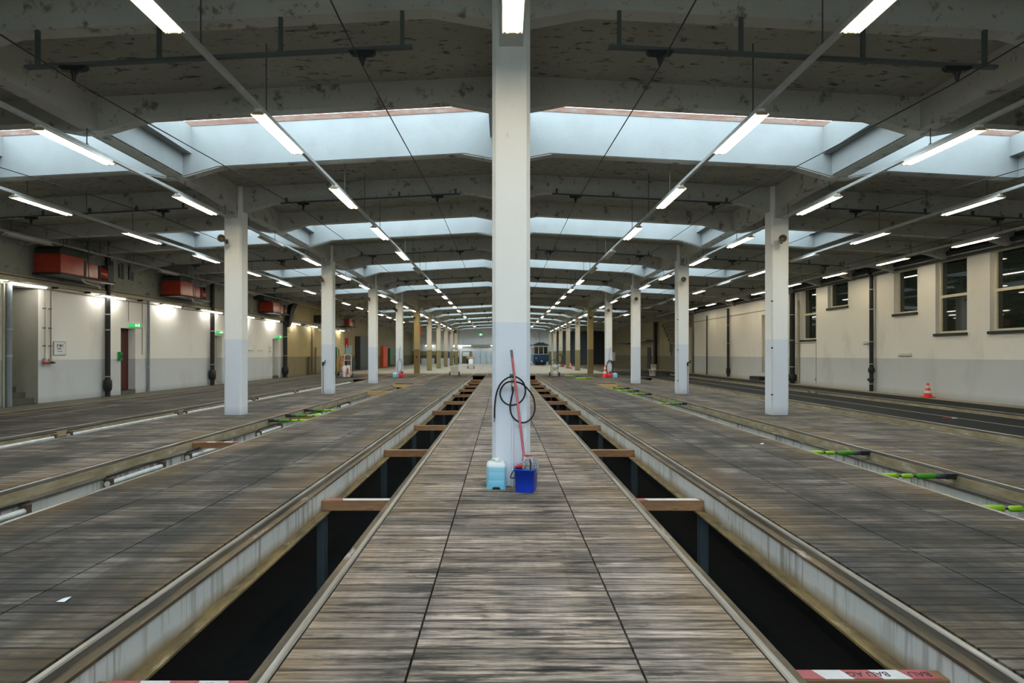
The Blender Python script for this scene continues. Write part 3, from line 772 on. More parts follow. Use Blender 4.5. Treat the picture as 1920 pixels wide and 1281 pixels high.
# ================================================================== LEFT WALL FITTINGS
g = thing('cable_tray', 'beige cable tray with pipes running along the left wall above head height', 'cable tray', (XL+.01, 8, 3.6))
MB().box(XL+.012, XL+.16, 6, 52, 3.60, 3.64).build('tray_base', M['conduit'], g, world=True)
MB().box(XL+.15, XL+.17, 6, 52, 3.60, 3.72).build('tray_rim', M['conduit'], g, world=True)
MB().cyl((XL+.10, 6, 3.78), (XL+.10, 52, 3.78), .035, 8).build('tray_pipe', M['conduit'], g, world=True)
MB().cyl((XL+.04, 6, 3.50), (XL+.04, 52, 3.50), .03, 8).build('lower_pipe', M['conduit'], g, world=True)
for i in range(26):
    y = 15+1.4*i
    MB().box(XL+.012, XL+.2, y-.02, y+.02, 3.54, 3.60).build('tray_bracket', M['blackiron'], g, world=True)
def downpipe(side, px, w, mat, lab, z1=3.5, bulge=None, clips=(), name='downpipe', z0=0.0, up=None):
    xw = XL if side < 0 else XR; y = yl(px) if side < 0 else yr(px); off_ = (w*1.65 if bulge else w*1.25)+.02; x = xw + (off_ if side < 0 else -off_)
    g = thing(name, lab, 'pipe', (x, y, z0))
    MB().cyl((x, y, z0), (x, y, z1), w, 14).build('pipe_run', M[mat], g, world=True)
    if bulge: MB().lathe([(w, bulge[0]), (w*1.5, bulge[0]+.06), (w*1.6, (bulge[0]+bulge[1])/2), (w*1.5, bulge[1]-.06), (w, bulge[1])], c=(x, y, 0), n=16).build('inspection_chamber', M[mat], g, world=True)
    for z in clips: MB().cyl((x, y, z-.02), (x, y, z+.02), w*1.15, 14).build('clip', M['galv'], g, world=True)
    if up: MB().tube(catmull([(x, y, z1), (x, y, z1+.15), up[0], up[1]]), w, 12).build('pipe_bend', M[mat], g, world=True)
    return g
downpipe(-1, 193.5, .085, 'blackiron', 'thick black downpipe with a bulging trap between the notice board and the red door', 5.0, (.18, .62), (2.9, 2.35, .70))
downpipe(-1, 199.5, .035, 'conduit', 'thin beige pipe close beside the first black downpipe on the left wall', 3.5, None, (1.4,), )
downpipe(-1, 274.5, .05, 'greypipe', 'grey downpipe right of the red door on the left wall', 3.9, None, (1.0,))
downpipe(-1, 391, .10, 'blackiron', 'thick black downpipe just left of the second doorway on the left wall', 5.0, (.25, .75), (2.6, 1.0))
downpipe(-1, 528, .13, 'blackiron', 'black downpipe right of the third doorway on the left wall', 3.6, (.2, .7), (2.6, 1.4))
downpipe(-1, 9, .075, 'greypipe', 'grey bent downpipe at the left edge beside the stair opening', 3.5, None, (2.2, 1.45))
downpipe(-1, 3, .03, 'conduit', 'thin beige pipe beside the grey downpipe left of the stair opening', 3.5, None, (1.5,))
for px, nm in ((80.5, 'red-handled'), (91.5, 'black-handled')):
    g = thing('tap_pipe', 'thin brown pipe ending in a %s tap beside the stair opening' % nm, 'pipe', (XL+.06, yl(px), 1.3))
    x, y = XL+.06, yl(px)
    MB().cyl((x, y, 1.35), (x, y, 3.55), .017, 8).build('pipe_run', M['conduit'] if px < 85 else M['horn'], g, world=True)
    for z in (2.9, 2.3, 1.75): MB().box(x-.05, x+.02, y-.03, y+.03, z-.02, z+.02).build('clip', M['horn'], g, world=True)
    MB().cyl((x, y, 1.26), (x, y, 1.37), .04, 10).build('tap_body', M['brass'], g, world=True)
    MB().lathe([(.02,0),(.09,.01),(.10,.03),(.06,.06),(.02,.07)], c=(x+.04, y, 1.20), n=14).build('tap_handle', M['redsign'] if px < 85 else M['blackiron'], g, world=True)
for px, z0, lab in ((240, 2.75, 'thin conduit dropping to the first exit sign'), (266, 1.55, 'thin conduit with a switch right of the red door')):
    y = yl(px); g = thing('conduit', lab + ' on the left wall', 'conduit', (XL+.02, y, z0))
    MB().cyl((XL+.02, y, z0), (XL+.02, y, 3.5), .010, 6).build('conduit_run', M['horn'], g, world=True)
    MB().box(XL, XL+.05, y-.03, y+.03, z0-.07, z0).build('switch_box', M['pale'], g, world=True)
# notice board
yb0, yb1 = yl(98.8), yl(122.3)
g = thing('notice_board', 'framed white notice sheet with black print on the left wall beside the taps', 'notice board', (XL, (yb0+yb1)/2, 1.46))
MB().box(XL+.005, XL+.03, yb0, yb1, 1.46, 1.90).build('board_frame', M['frame_grey'], g, world=True, bevel=.004)
s_ = MB().box(XL+.03, XL+.034, yb0+.02, yb1-.02, 1.48, 1.88).build('sheet', M['paper'], g, world=True)
pr = MB(); wy = yb1-yb0
for (a, b_, c, e) in ((.26,.31,1.72,1.81),(.35,.39,1.77,1.81),(.46,.58,1.73,1.80),(.62,.66,1.75,1.80),(.70,.73,1.72,1.81),(.24,.62,1.675,1.69),(.30,.58,1.645,1.66),(.24,.72,1.585,1.592),(.34,.66,1.57,1.577),(.82,.92,1.845,1.855)):
    pr.box(XL+.034, XL+.036, yb0+wy*a, yb0+wy*b_, c, e)
pr.build('print', M['ink'], s_, world=False).parent = s_
s_.children[0].location = -Vector(g.location)
# exit signs
def exit_sign(px0, px1, z, lab):
    y0, y1 = yl(px0), yl(px1); g = thing('exit_sign', lab, 'exit sign', (XL+.1, (y0+y1)/2, z))
    MB().box(XL, XL+.10, y0, y1, z, z+.16).build('sign_box', M['paper'], g, world=True, bevel=.006)
    a = MB().box(XL+.10, XL+.106, y0+.02, y1-.12, z+.01, z+.15).build('sign_face', M['exit_green'], g, world=True)
    MB().box(XL+.02, XL+.08, y0+.03, y1-.13, z-.004, z).build('sign_underside', M['exit_green'], g, world=True)
    ym = (y0+y1)/2-.05; q = MB()
    q.prism([(ym-.10, z+.075), (ym-.03, z+.13), (ym-.03, z+.095), (ym+.05, z+.095), (ym+.05, z+.055), (ym-.03, z+.055), (ym-.03, z+.02)], 'x', XL+.106, XL+.109)
    q.box(XL+.106, XL+.109, ym+.10, ym+.17, z+.03, z+.13)
    q.build('arrow_mark', M['exit_white'], g, world=True)
    # the face looking down the hall towards the entrance
    MB().box(XL+.0, XL+.10, y0-.006, y0, z+.01, z+.15).build('end_face', M['exit_green'], g, world=True)
exit_sign(242.5, 262.5, 2.52, 'green exit sign above the dark red door on the left wall')
exit_sign(405, 416.5, 2.50, 'green exit sign above the second doorway, left of the first left column')
exit_sign(517, 528, 2.50, 'green exit sign above the third doorway on the left wall')
y = yl(226); g = thing('door_release_box', 'green box with a lever on the wall left of the dark red door', 'release box', (XL+.05, y, 1.25))
MB().box(XL, XL+.10, y-.17, y-.03, 1.26, 1.58).build('box_body', M['green'], g, world=True, bevel=.012)
MB().box(XL+.10, XL+.13, y-.13, y-.07, 1.36, 1.46).build('lever', M['tap_green'], g, world=True)
y = yl(514-7); g = thing('notice_board', 'small white notice left of the third doorway on the left wall', 'notice board', (XL+.01, y, 1.5))
MB().box(XL, XL+.02, y-.35, y+.1, 1.45, 2.0).build('sheet', M['paper'], g, world=True)
p_ = MB()
for z in (1.62, 1.7, 1.86): p_.box(XL+.02, XL+.023, y-.25, y+.0, z, z+.025)
p_.build('print', M['ink'], g, world=True)
for a, b_ in ((465, 473), (483, 492)):
    tag(MB().box(XL, XL+.06, yl(a), yl(b_), 1.66, 1.74).build('vent_slot', M['pale']), 'pale flat vent slot on the left wall, the %s of two' % ('nearer' if a < 470 else 'farther'), 'vent')
# red warm-air heaters
def heater(y0, lab, hood=True):
    X0 = XL+.18; g = thing('air_heater', lab, 'heater', (X0+.35, y0+1.0, 3.75), 'red air heaters high on the left wall')
    B = lambda *a: MB().box(*a)
    B(X0, X0+.80, y0, y0+.95, 3.92, 4.50).build('cabinet', M['red_paint'], g, world=True, bevel=.02)
    B(X0-.02, X0+.83, y0-.03, y0+2.35, 3.86, 3.92).build('support_frame', M['blackiron'], g, world=True)
    if hood:
        p = [(y0+.0, 4.50), (y0+.0, 4.62), (y0+.10, 4.72), (y0+.98, 4.72), (y0+.98, 4.66), (y0+.86, 4.66), (y0+.80, 4.50)]
        MB().prism(p, 'x', X0+.02, X0+.78).build('intake_hood', M['dark_hood'], g, world=True)
    B(X0+.05, X0+.74, y0+.95, y0+1.12, 3.95, 4.46).build('filter_section', M['dark_hood'], g, world=True)
    B(X0+.06, X0+.72, y0+1.12, y0+1.70, 3.94, 4.40).build('burner_section', M['red_paint'], g, world=True, bevel=.02)
    B(X0+.05, X0+.74, y0+1.70, y0+1.80, 3.94, 4.40).build('flange_ring', M['blackiron'], g, world=True)
    MB().lathe([(.22,0),(.27,.03),(.27,.45),(.24,.5)], c=(X0+.40, y0+1.82, 4.17), n=24, axis='y').build('outlet_drum', M['red_paint'], g, world=True)
    for yy in (y0+.15, y0+1.2, y0+2.1):
        for xx in (X0+.06, X0+.76): MB().cyl((xx, yy, 3.9), (xx, yy, 5.25), .010, 6).build('hanger_rod', M['chain'], g, world=True)
    MB().tube(catmull([(X0+.75, y0+.9, 3.92), (X0+.80, y0+.9, 3.80), (X0+.78, y0+1.1, 3.74), (X0+.6, y0+1.9, 3.74), (X0+.1, y0+2.6, 3.74)]), .025, 8).build('supply_pipe', M['conduit'], g, world=True)
    MB().box(X0+.15, X0+.6, y0+2.35, y0+2.60, 3.9, 4.5).build('flue_box', M['duct'], g, world=True)
heater(16.9, 'red air heater with a dark hood, nearest on the left wall above the notice board')
heater(23.2, 'red air heater left of the first left column, second along the left wall')
heater(32.6, 'small red heater under a dark duct, third along the left wall', False)
tag(MB().box(XL+.1, XL+.62, 32.2, 34.4, 4.56, 4.93).build('air_duct', M['duct']), 'dark green air duct above the third red heater on the left wall', 'duct')
tag(MB().prism([(36.2, 3.2), (36.6, 3.3), (37.2, 4.3), (37.9, 4.9), (37.4, 5.0), (36.6, 4.4)], 'x', XL+.20, XL+.5).build('curved_duct', M['blackiron']), 'black curved duct climbing the wall beside the yellowed wall section', 'duct')
# yellowed wall: pipes and things further along
for px, z1 in ((576, 1.3), (583, 3.6), (590, 2.0)):
    downpipe(-1, px, .05 if px != 576 else .09, 'horn', 'brown pipe on the yellowed left wall, %s' % {576: 'short and hooked near the floor', 583: 'tall thin one', 590: 'thin one with a tap'}[px], z1)
for px in (540.5, 549):
    tag(MB().box(XL-.01, XL+.015, yl(px), yl(px+4), 2.9, 4.2 if px > 545 else 3.6).build('wall_panel', M['kerb']), 'tall narrow dull panel on the yellowed wall, the %s of two' % ('left' if px < 545 else 'right'), 'panel')
# ================================================================== RIGHT WALL FITTINGS
for y0, y1, z, r, nm in ((YB, 50, 4.86, .075, 'upper'), (YB, 50, 4.68, .05, 'lower')):
    g = thing('ceiling_pipe', '%s dark pipe running along the top of the right wall over the windows' % nm, 'pipe', (XR-.12, y0, z))
    MB().cyl((XR-.12, y0, z), (XR-.12, y1, z), r, 12).build('pipe_run', M['duct'], g, world=True)
    for i in range(18): MB().box(XR-.14, XR, 8+2.3*i, 8.05+2.3*i, z-.02, z+.02).build('pipe_bracket', M['blackiron'], g, world=True)
st('trim_1', MB().box(XR-.05, XR, YB, 50, 4.93, 5.06), M['dark_hood'])
downpipe(1, 1640.5, .075, 'blackiron', 'black downpipe with traps between the single-pane window and the small square window', 4.45, (.72, .98), (4.1, 3.3, 2.0, 1.1, .3), up=[(XR-.14, yr(1640.5)+.1, 4.75), (XR-.30, yr(1640.5)+.1, 5.05)])
y = yr(1640.5); MB_ = MB().lathe([(.075,.40),(.11,.42),(.12,.50),(.075,.53)], c=(XR-.16, y+.02, 0), n=14); tag(MB_.build('pipe_trap', M['blackiron']), 'round black cleaning cover low on the first right-hand downpipe', 'pipe fitting')
downpipe(1, 1494, .13, 'blackiron', 'thick black downpipe beside the first right-hand column, left of the tall window', 4.6, (.1, .5), (3.5, 2.2, .85))
downpipe(1, 1499.5, .04, 'conduit', 'thin pale pipe close beside the thick black downpipe on the right wall', 4.2, None, (3.5,))
downpipe(1, 1369.5, .08, 'blackiron', 'dark downpipe between the second right column and the grey door', 4.5, (.15, .6), (3.4, 2.2))
downpipe(1, 1327, .04, 'blackiron', 'thin black pipe framing the far panel on the right wall', 4.3)
for a, b_, z, nm in ((1620, 1638, 1.92, 'left of the black downpipe'), (1686, 1710, 1.43, 'under the single-pane window')):
    g = thing('vent_slot', 'pale flat vent slot on the right wall %s' % nm, 'vent', (XR, yr((a+b_)/2), z))
    MB().box(XR-.035, XR, yr(b_), yr(a), z, z+.10).build('vent_cover', M['pale'], g, world=True, bevel=.004)
    MB().box(XR-.04, XR-.001, yr(b_), yr(a), z-.016, z-.001).build('vent_shadow_strip', M['sill'], g, world=True)  # black strip drawn in place of the shadow under the vent cover
st('trim_2', MB().box(XR-.012, XR, yr(1530), yr(1478), 2.02, 2.05), M['kerb'])
st('trim_3', MB().box(XR-.012, XR, yr(1530.6), yr(1530), .05, 2.05), M['kerb'])
st('trim_4', MB().box(XR-.02, XR, 31, 44.6, 3.98, 4.01), M['blackiron'])
tag(MB().tube(catmull([(XR-.08, yr(1532), .35), (XR-.10, yr(1532), .28), (XR-.02, yr(1532), .22)]), .02, 8).build('wall_hook', M['galv']), 'small grey hook low on the right wall left of the cone', 'hook')
# ------------------------------------------------------------------ traffic cones
def cone(x, y, lab, h=.50, s=1.0):
    g = thing('traffic_cone', lab, 'traffic cone', (x, y, 0), 'red and white traffic cones')
    MB().box(-.16*s, .16*s, -.16*s, .16*s, 0, .035).build('cone_base', M['cone_red'], g, bevel=.012)
    r = lambda z: .115*s*(1-(z/h))+.026*s
    MB().lathe([(r(.035), .03), (r(.12), .12), (r(.12), .12), (r(h), h), (r(h)*.7, h+.003)], n=24).build('cone_body', M['cone_red'], g)
    for z0, z1 in ((.16, .25), (.33, .42)):
        MB().lathe([(r(z0*h/.5)+.002, z0*h/.5), (r(z1*h/.5)+.002, z1*h/.5)], n=24).build('white_band', M['cone_white'], g)
cone(14.62, 19.55, 'red and white traffic cone on the kerb against the right wall')
cone(6.52, coly(4)-.45, 'red and white cone left of the hose on the fourth right-hand column', .8, 1.1)
cone(6.95, coly(7)-1.0, 'tiny red and white cone at the foot of a far right-hand column', .62, 1.1)
# ================================================================== CENTRE COLUMN: HOSE, TAP, MOP, BUCKET, JERRYCAN
YCF = coly(0)-.20
g = thing('water_pipe', 'white painted water pipe with a green-handled tap on the centre column', 'tap', (.115, YCF-.02, 0))
x = .115
MB().cyl((x, YCF-.022, 0), (x, YCF-.022, 1.10), .016, 10).build('pipe_run', M['col_white'], g, world=True)
MB().cyl((x, YCF-.04, 1.08), (x, YCF-.04, 1.22), .017, 12).build('valve_body', M['brass'], g, world=True)
MB().cyl((x, YCF-.03, 1.16), (x+.02, YCF-.10, 1.15), .018, 12, .022).build('valve_outlet', M['pale'], g, world=True)
v = MB(); v.box(x-.035, x+.02, YCF-.10, YCF-.055, 1.255, 1.275); v.box(x-.03, x-.016, YCF-.09, YCF-.06, 1.225, 1.256); v.lathe([(.012,0),(.022,.004),(.022,.03),(.012,.036)], c=(x+.012, YCF-.075, 1.225), n=12)
v.build('tap_handle', M['tap_green'], g, world=True)
for z in (.35, .8): MB().box(x-.03, x+.03, YCF-.03, YCF, z-.01, z+.01).build('pipe_clip', M['col_white'], g, world=True)
def P(cx_, cy_, y=-.02):    # centre column hose sketch units -> metres on the column face
    return ((880+cx_/4.27-942)*YCF/F, YCF+y, 1.5+(664-(640+cy_/4.27))*YCF/F)
hp = [P(345,345,-.06), P(349,395,-.06), P(336,455,-.055), P(326,530,-.055), P(340,590,-.055), P(375,630,-.05), P(425,650,-.03), P(478,632,-.02), P(515,580,-.02), P(524,515,-.02), P(508,440,-.022),
      P(470,385,-.035), P(420,340,-.05), P(360,320,-.085), P(300,328,-.06), P(262,365,-.04), P(246,415,-.03), P(260,465,-.03), P(298,500,-.045), P(348,508,-.058), P(400,490,-.045), P(436,448,-.035), P(448,390,-.04),
      P(430,330,-.06), P(390,292,-.08), P(345,279,-.09), P(292,300,-.07), P(247,345,-.04), P(217,420,-.025), P(204,520,-.02), P(201,615,-.02)]
g = thing('garden_hose', 'black rubber hose coiled over the tap on the centre column', 'hose', hp[-1])
MB().tube(catmull(hp, 7), .0095, 10).build('hose_tube', M['hose'], g, world=True)
e = Vector(hp[-1]); MB().lathe([(.009,.0),(.013,-.004),(.013,-.018),(.007,-.022),(.006,-.038),(.003,-.045)], c=tuple(e), n=12).build('hose_coupling', M['galv'], g, world=True)
# jerrycan
g = thing('jerrycan', 'white and light blue plastic jerrycan at the foot of the centre column', 'jerrycan', (-.068, 6.375, 0))
def rrect(w, d, r, n=5):
    out = []
    for cx_, cy_, a0 in ((w-r, d-r, 0), (-w+r, d-r, PI/2), (-w+r, -d+r, PI), (w-r, -d+r, 1.5*PI)):
        out += [(cx_+r*math.cos(a0+PI/2*i/n), cy_+r*math.sin(a0+PI/2*i/n)) for i in range(n+1)]
    return out
def loft(mb, secs):
    rings = []
    for (w, d, r, z) in secs: rings.append([(p[0], p[1], z) for p in rrect(w, d, r)])
    n = len(rings[0]); v = [q for R in rings for q in R]
    mb.add(v, [(i*n+k, i*n+(k+1) % n, (i+1)*n+(k+1) % n, (i+1)*n+k) for i in range(len(rings)-1) for k in range(n)], True)
    mb.add(rings[0], [tuple(range(n))[::-1]]); mb.add(rings[-1], [tuple(range(n))]); return mb
def jerrycan_body(s=1.0):
    b_ = loft(MB(), [(.107*s, .086*s, .03, .028), (.108*s, .087*s, .03, .05), (.107*s, .086*s, .03, .10), (.1064*s, .0855*s, .03, .102), (.107*s, .086*s, .03, .106), (.107*s, .086*s, .03, .19), (.1064*s, .0855*s, .03, .194), (.107*s, .086*s, .03, .198),
                     (.107*s, .086*s, .03, .265), (.100*s, .08*s, .03, .285), (.085*s, .066*s, .03, .295)])
    for sx in (-1, 1):
        for sy in (-1, 1):   # moulded feet with the notches between them
            x0, x1 = sorted((sx*.036*s, sx*.103*s)); y0, y1 = sorted((sy*.03*s, sy*.083*s))
            b_.prism([(x0+(.012 if sx > 0 else 0), 0), (x1-(.012 if sx < 0 else 0) , 0), (x1, .03), (x0, .03)], 'y', y0, y1)
    return b_
jerrycan_body().build('can_body', M['jug'], g)
MB().lathe([(.026,.29),(.028,.292),(.028,.318),(.024,.322)], c=(.012, -.035, 0), n=18).build('screw_cap', M['paper'], g)
MB().tube(catmull([(-.045, .045, .285), (-.04, .03, .318), (0, .0, .322), (.045, .04, .316), (.06, .05, .285)]), .012, 8).build('carry_handle', M['paper'], g)
MB().box(-.1085, -.1065, -.045, -.005, .12, .21).build('label_patch', M['paper'], g)
# bucket
bx, by = .262, 6.255
g = thing('mop_bucket', 'royal blue rectangular bucket with a red wringer beside the centre column', 'bucket', (bx, by, 0), rz=math.radians(-14))
bk = MB(); secs = [(.096, .112, .028, .0), (.101, .117, .028, .06), (.110, .128, .028, .235), (.118, .136, .03, .238), (.118, .136, .03, .255), (.112, .13, .028, .255), (.105, .123, .028, .22), (.095, .11, .026, .03)]
loft(bk, secs).build('bucket_body', M['bucket_blue'], g)
MB().tube(catmull([(-.118, -.03, .235), (-.150, -.05, .19), (-.165, -.045, .14), (-.13, .0, .13)]), .006, 8).build('bail_handle', M['blackiron'], g)
w = MB(); w.prism([(-.06, .25), (.0, .25), (.0, .36), (-.01, .37), (-.045, .37), (-.05, .36)], 'y', .045, .06); w.prism([(-.135, .252), (.01, .252), (.0, .285), (-.12, .265)], 'y', -.03, .10); w.box(-.05, .06, .035, .065, .365, .38)
w.build('wringer', M['bucket_red'], g)
# mop
top = Vector(((880+336/4.27-942)*6.41/F, YCF-.075, 1.5+(664-656.4)*6.41/F)); bot = Vector(((880+440/4.27-942)*6.30/F, 6.30, 1.5+(664-860.1)*6.30/F))
g = thing('mop', 'red-handled string mop standing in the blue bucket and leaning on the centre column', 'mop', tuple(bot))
d = (bot-top)
MB().cyl(top+d*.055, bot, .0138, 12).build('mop_handle', M['mop_red'], g, world=True)
st_ = MB()
for sx in (-.0078, .0078): st_.cyl(top+d*.07+Vector((sx*.6, -.0125, 0)), top+d*.98+Vector((sx*.6, -.0125, 0)), .0016, 5)
st_.build('handle_stripe', M['tape_white'], g, world=True)
MB().cyl(top, top+d*.062, .0145, 12).build('handle_grip', M['mop_grip'], g, world=True)
MB().lathe([(.02,.02),(.045,.01),(.05,-.02),(.03,-.03)], c=tuple(bot+Vector((.02,0,-.005))), n=16).build('mop_head', M['bucket_red'], g, world=True)
ym = MB(); random.seed(3)
for i in range(34):
    a = random.uniform(0, 2*PI); sp = random.uniform(.5, 1)
    dx, dy = math.cos(a)*.10*sp+.045, math.sin(a)*.075*sp-.03
    b0 = bot+Vector((.02, -.01, 0))
    ym.tube(catmull([b0, b0+Vector((dx*.55, dy*.6, .012+random.uniform(0, .012))), b0+Vector((dx*.9, dy*.95, -.03)), b0+Vector((dx*.93, dy*.98, -.085)), b0+Vector((dx*.85, dy*.9, -.14))], 4), .0085, 6)
o = ym.build('mop_yarn', M['mop_yarn'], g, world=True)
# ================================================================== GREEN SLEEVED BARRIERS OVER THE SIDE PITS
def barrier(t, y, lab, dirn=1):
    c = T[t]; z = -.055; g = thing('pit_barrier', lab, 'barrier', (c, y, z), 'green sleeved barriers across the side pits')
    x1 = .50*dirn; S = lambda a: x1-dirn*a
    def seg(a, b_, r, mat, nm): MB().lathe([(r*.35, 0), (r, .025), (r*1.02, (b_-a)*.5), (r, b_-a-.025), (r*.35, b_-a)], c=(S(a) if dirn < 0 else S(b_), 0, 0), n=14, axis='x').build(nm, M[mat], g)
    MB().box(min(S(0), S(.14)), max(S(0), S(.14)), -.04, .04, -.035, .035).build('bracket', M['blackiron'], g, bevel=.006)
    seg(.12, .27, .036, 'duct', 'dark_sleeve'); seg(.25, .50, .036, 'hivis_dark', 'green_sleeve'); seg(.535, .69, .031, 'hivis', 'lime_sleeve'); seg(.725, .96, .038, 'hivis', 'lime_sleeve')
    MB().cyl((S(.1), 0, 0), (S(.98), 0, 0), .012, 8).build('core_rod', M['blackiron'], g)
for i, y in enumerate((5.72, 7.25, 8.95, 17.8, 22.0, 24.0, 25.8)):
    barrier('R2', y, 'lime green sleeved barrier across the right-hand pit, %s from the near end' % ORD[i])
for i, y in enumerate((13.3, 14.35, 15.7)):
    barrier('L2', y, 'lime green sleeved barrier across the pit by the left columns, %s from the near end' % ORD[i], -1)
for i, (x, y) in enumerate(((4.9, 34.2), (4.6, 38.0))):
    g = thing('pit_barrier', 'lime green sleeved barrier lying on the floor past the pit end, the %s one' % ('nearer', 'farther')[i], 'barrier', (x, y, .04), 'green sleeved barriers across the side pits')
    for a, b_, mm, nm in ((-.45, -.15, 'hivis', 'lime_sleeve'), (-.12, .12, 'hivis', 'lime_sleeve'), (.15, .5, 'hivis_dark', 'green_sleeve')):
        MB().cyl((a, 0, 0), (b_, 0, 0), .038, 12).build(nm, M[mm], g)
# ================================================================== THINGS DEEPER IN THE HALL
def hose_loop(cx_, yf, zc, w, h, lab, mat='hose', r=.012):
    pts = []
    for i in range(30):
        a = 2*PI*i/12+.3; s = 1-.1*math.sin(i*.9)
        pts.append((cx_+w*s*math.sin(a), yf-.03-.012*(i % 5), zc+h*s*math.cos(a)))
    g = thing('garden_hose', lab, 'hose', (cx_, yf, zc))
    MB().tube(catmull(pts, 3), r, 7).build('hose_tube', M[mat], g, world=True)
    MB().tube(catmull([(cx_, yf-.03, zc+h), (cx_-.03, yf-.05, zc+h+.25), (cx_+.06, yf-.06, zc+h+.85)]), .012, 6).build('brush_stick', M['mop_grip'], g, world=True)
def small_jug(x, y, lab, s=1.25):
    g = thing('jerrycan', lab, 'jerrycan', (x, y, 0)); jerrycan_body(s).build('can_body', M['jug'], g)
    MB().lathe([(.03,.29),(.03,.33),(.02,.335)], n=14).build('screw_cap', M['paper'], g)
def red_bucket(x, y, lab):
    g = thing('mop_bucket', lab, 'bucket', (x, y, 0)); loft(MB(), [(.13,.13,.03,0),(.17,.16,.03,.29),(.155,.145,.03,.29),(.12,.12,.03,.03)]).build('bucket_body', M['bucket_red'], g)
    MB().box(-.02, .12, -.03, .05, .26, .40).build('wringer', M['bucket_red'], g); MB().tube(catmull([(-.165,0,.27),(-.1,-.17,.3),(.1,-.17,.3),(.165,0,.27)]), .006, 6).build('bail_handle', M['blackiron'], g)
yc = coly(4)-.2
hose_loop(-6.58, yc, .78, .16, .40, 'grey hose looped on the fourth left-hand column', 'greypipe', .010)
small_jug(-6.80, yc-.35, 'light blue jerrycan at the foot of the fourth left-hand column'); red_bucket(-6.42, yc-.40, 'red bucket at the foot of the fourth left-hand column')
hose_loop(6.86, yc, .66, .21, .42, 'black hose coiled on the fourth right-hand column', 'hose', .018)
red_bucket(6.76, yc-.5, 'red bucket beside the cone at the fourth right-hand column'); small_jug(7.1, yc-.55, 'pale jerrycan right of the red bucket at the fourth right-hand column')
yc = coly(8)-.2
hose_loop(6.72, yc, .95, .25, .5, 'dark hose on the eighth right-hand column', 'hose', .02)
small_jug(6.55, yc-.5, 'pale jerrycan at a far right-hand column', 1.5); red_bucket(7.0, yc-.5, 'red bucket at a far right-hand column')
# taps with standpipes on columns 2
for cx_, k, nm in ((COLX[0], 2, 'left'), (COLX[2], 2, 'right')):
    x = cx_ + (-.13 if cx_ < 0 else .15); yf = coly(k)-.2
    g = thing('water_pipe', 'standpipe with a small black tap on the second %s-hand column' % nm, 'tap', (x, yf-.02, 0))
    MB().cyl((x, yf-.022, 0), (x, yf-.022, 1.08), .018, 8).build('pipe_run', M['galv'], g, world=True)
    t_ = MB(); t_.cyl((x, yf-.03, 1.05), (x, yf-.03, 1.16), .03, 8); t_.box(x-.02, x+.09, yf-.09, yf-.03, 1.16, 1.20); t_.cyl((x+.05, yf-.06, 1.16), (x+.10, yf-.06, 1.26), .018, 8)
    t_.build('tap_body', M['blackiron'], g, world=True)
for k, cx_ in ((1, COLX[2]), (2, COLX[2])):
    g = thing('column_conduit', 'thin pale conduit up the left edge of the %s right-hand column' % ORD[k-1], 'conduit', (cx_-.20, coly(k)-.2, 0))
    MB().cyl((cx_-.205, coly(k)-.185, 0), (cx_-.205, coly(k)-.185, 4.2), .012, 6).build('conduit_run', M['pale'], g, world=True)
    for z in (.5, 1.65, 2.8): MB().box(cx_-.22, cx_-.19, coly(k)-.2, coly(k)-.17, z-.02, z+.02).build('clip', M['blackiron'], g, world=True)
# hand trucks carrying canisters
def hand_truck(x, y, lab, frame='galv', cans=1, h=1.35, wheel='hose', top=False):
    g = thing('hand_truck', lab, 'hand truck', (x, y, 0))
    f = MB()
    for sx in (-.24, .24): f.tube([(sx, .1, .12), (sx, .16, .7), (sx*.9, .25, h)], .02, 8)
    f.tube(catmull([(-.216, .25, h), (-.15, .27, h+.12), (.15, .27, h+.12), (.216, .25, h)]), .02, 8)
    for z in (.35, .75, 1.1): f.cyl((-.235, .14+z*.07, z), (.235, .14+z*.07, z), .014, 8)
    f.build('frame', M[frame], g)
    MB().box(-.26, .26, -.28, .10, .03, .05).build('toe_plate', M['galv'], g)
    for sx in (-.32, .32): MB().cyl((sx-.035, .17, .14), (sx+.035, .17, .14), .14, 16).build('wheel', M[wheel], g)
    return g
def canister(x, y, z, r, h, lab, mat='drum', red=False):
    g = thing('canister', lab, 'canister', (x, y, z))
    MB().lathe([(r*.9, 0), (r, .03), (r, h*.45), (r*1.03, h*.47), (r, h*.49), (r, h-.06), (r*.6, h-.01), (r*.4, h)], n=20).build('can_shell', M[mat], g)
    MB().lathe([(r*.3, h), (r*.3, h+.05), (r*.2, h+.06)], n=12).build('can_cap', M['galv'], g)
    if red: MB().box(-r*.4, r*.4, -r-.006, -r+.01, h*.2, h*.75).build('can_label', M['cone_red'], g)
hand_truck(-9.95, 36.4, 'white hand truck with blue wheels by the left wall lane', 'paper', wheel='blue_tyre')
canister(-10.08, 36.28, .05, .13, .70, 'white canister on the hand truck with blue wheels', 'paper'); canister(-9.83, 36.28, .05, .12, .72, 'cream canister on the hand truck with blue wheels', 'drum', True)
hand_truck(-10.5, 37.4, 'red hand truck half hidden behind the white one', 'redsign', h=1.2)
hand_truck(-11.1*.99, 38.5, 'tall pale hand truck with a brown sack by the left wall', 'pale', h=2.0)
tag(loft(MB(), [(.16,.12,.06,.3),(.2,.15,.06,.7),(.18,.13,.06,1.2),(.06,.05,.03,1.55)]).build('sack', M['cardboard']), 'brown sack strapped to the tall pale hand truck', 'sack').location = (-10.99, 38.4, 0)
hand_truck((852-942)*39.5/F, 39.5, 'rusty hand truck with two pale cartons beside the left track', 'horn', h=1.75)
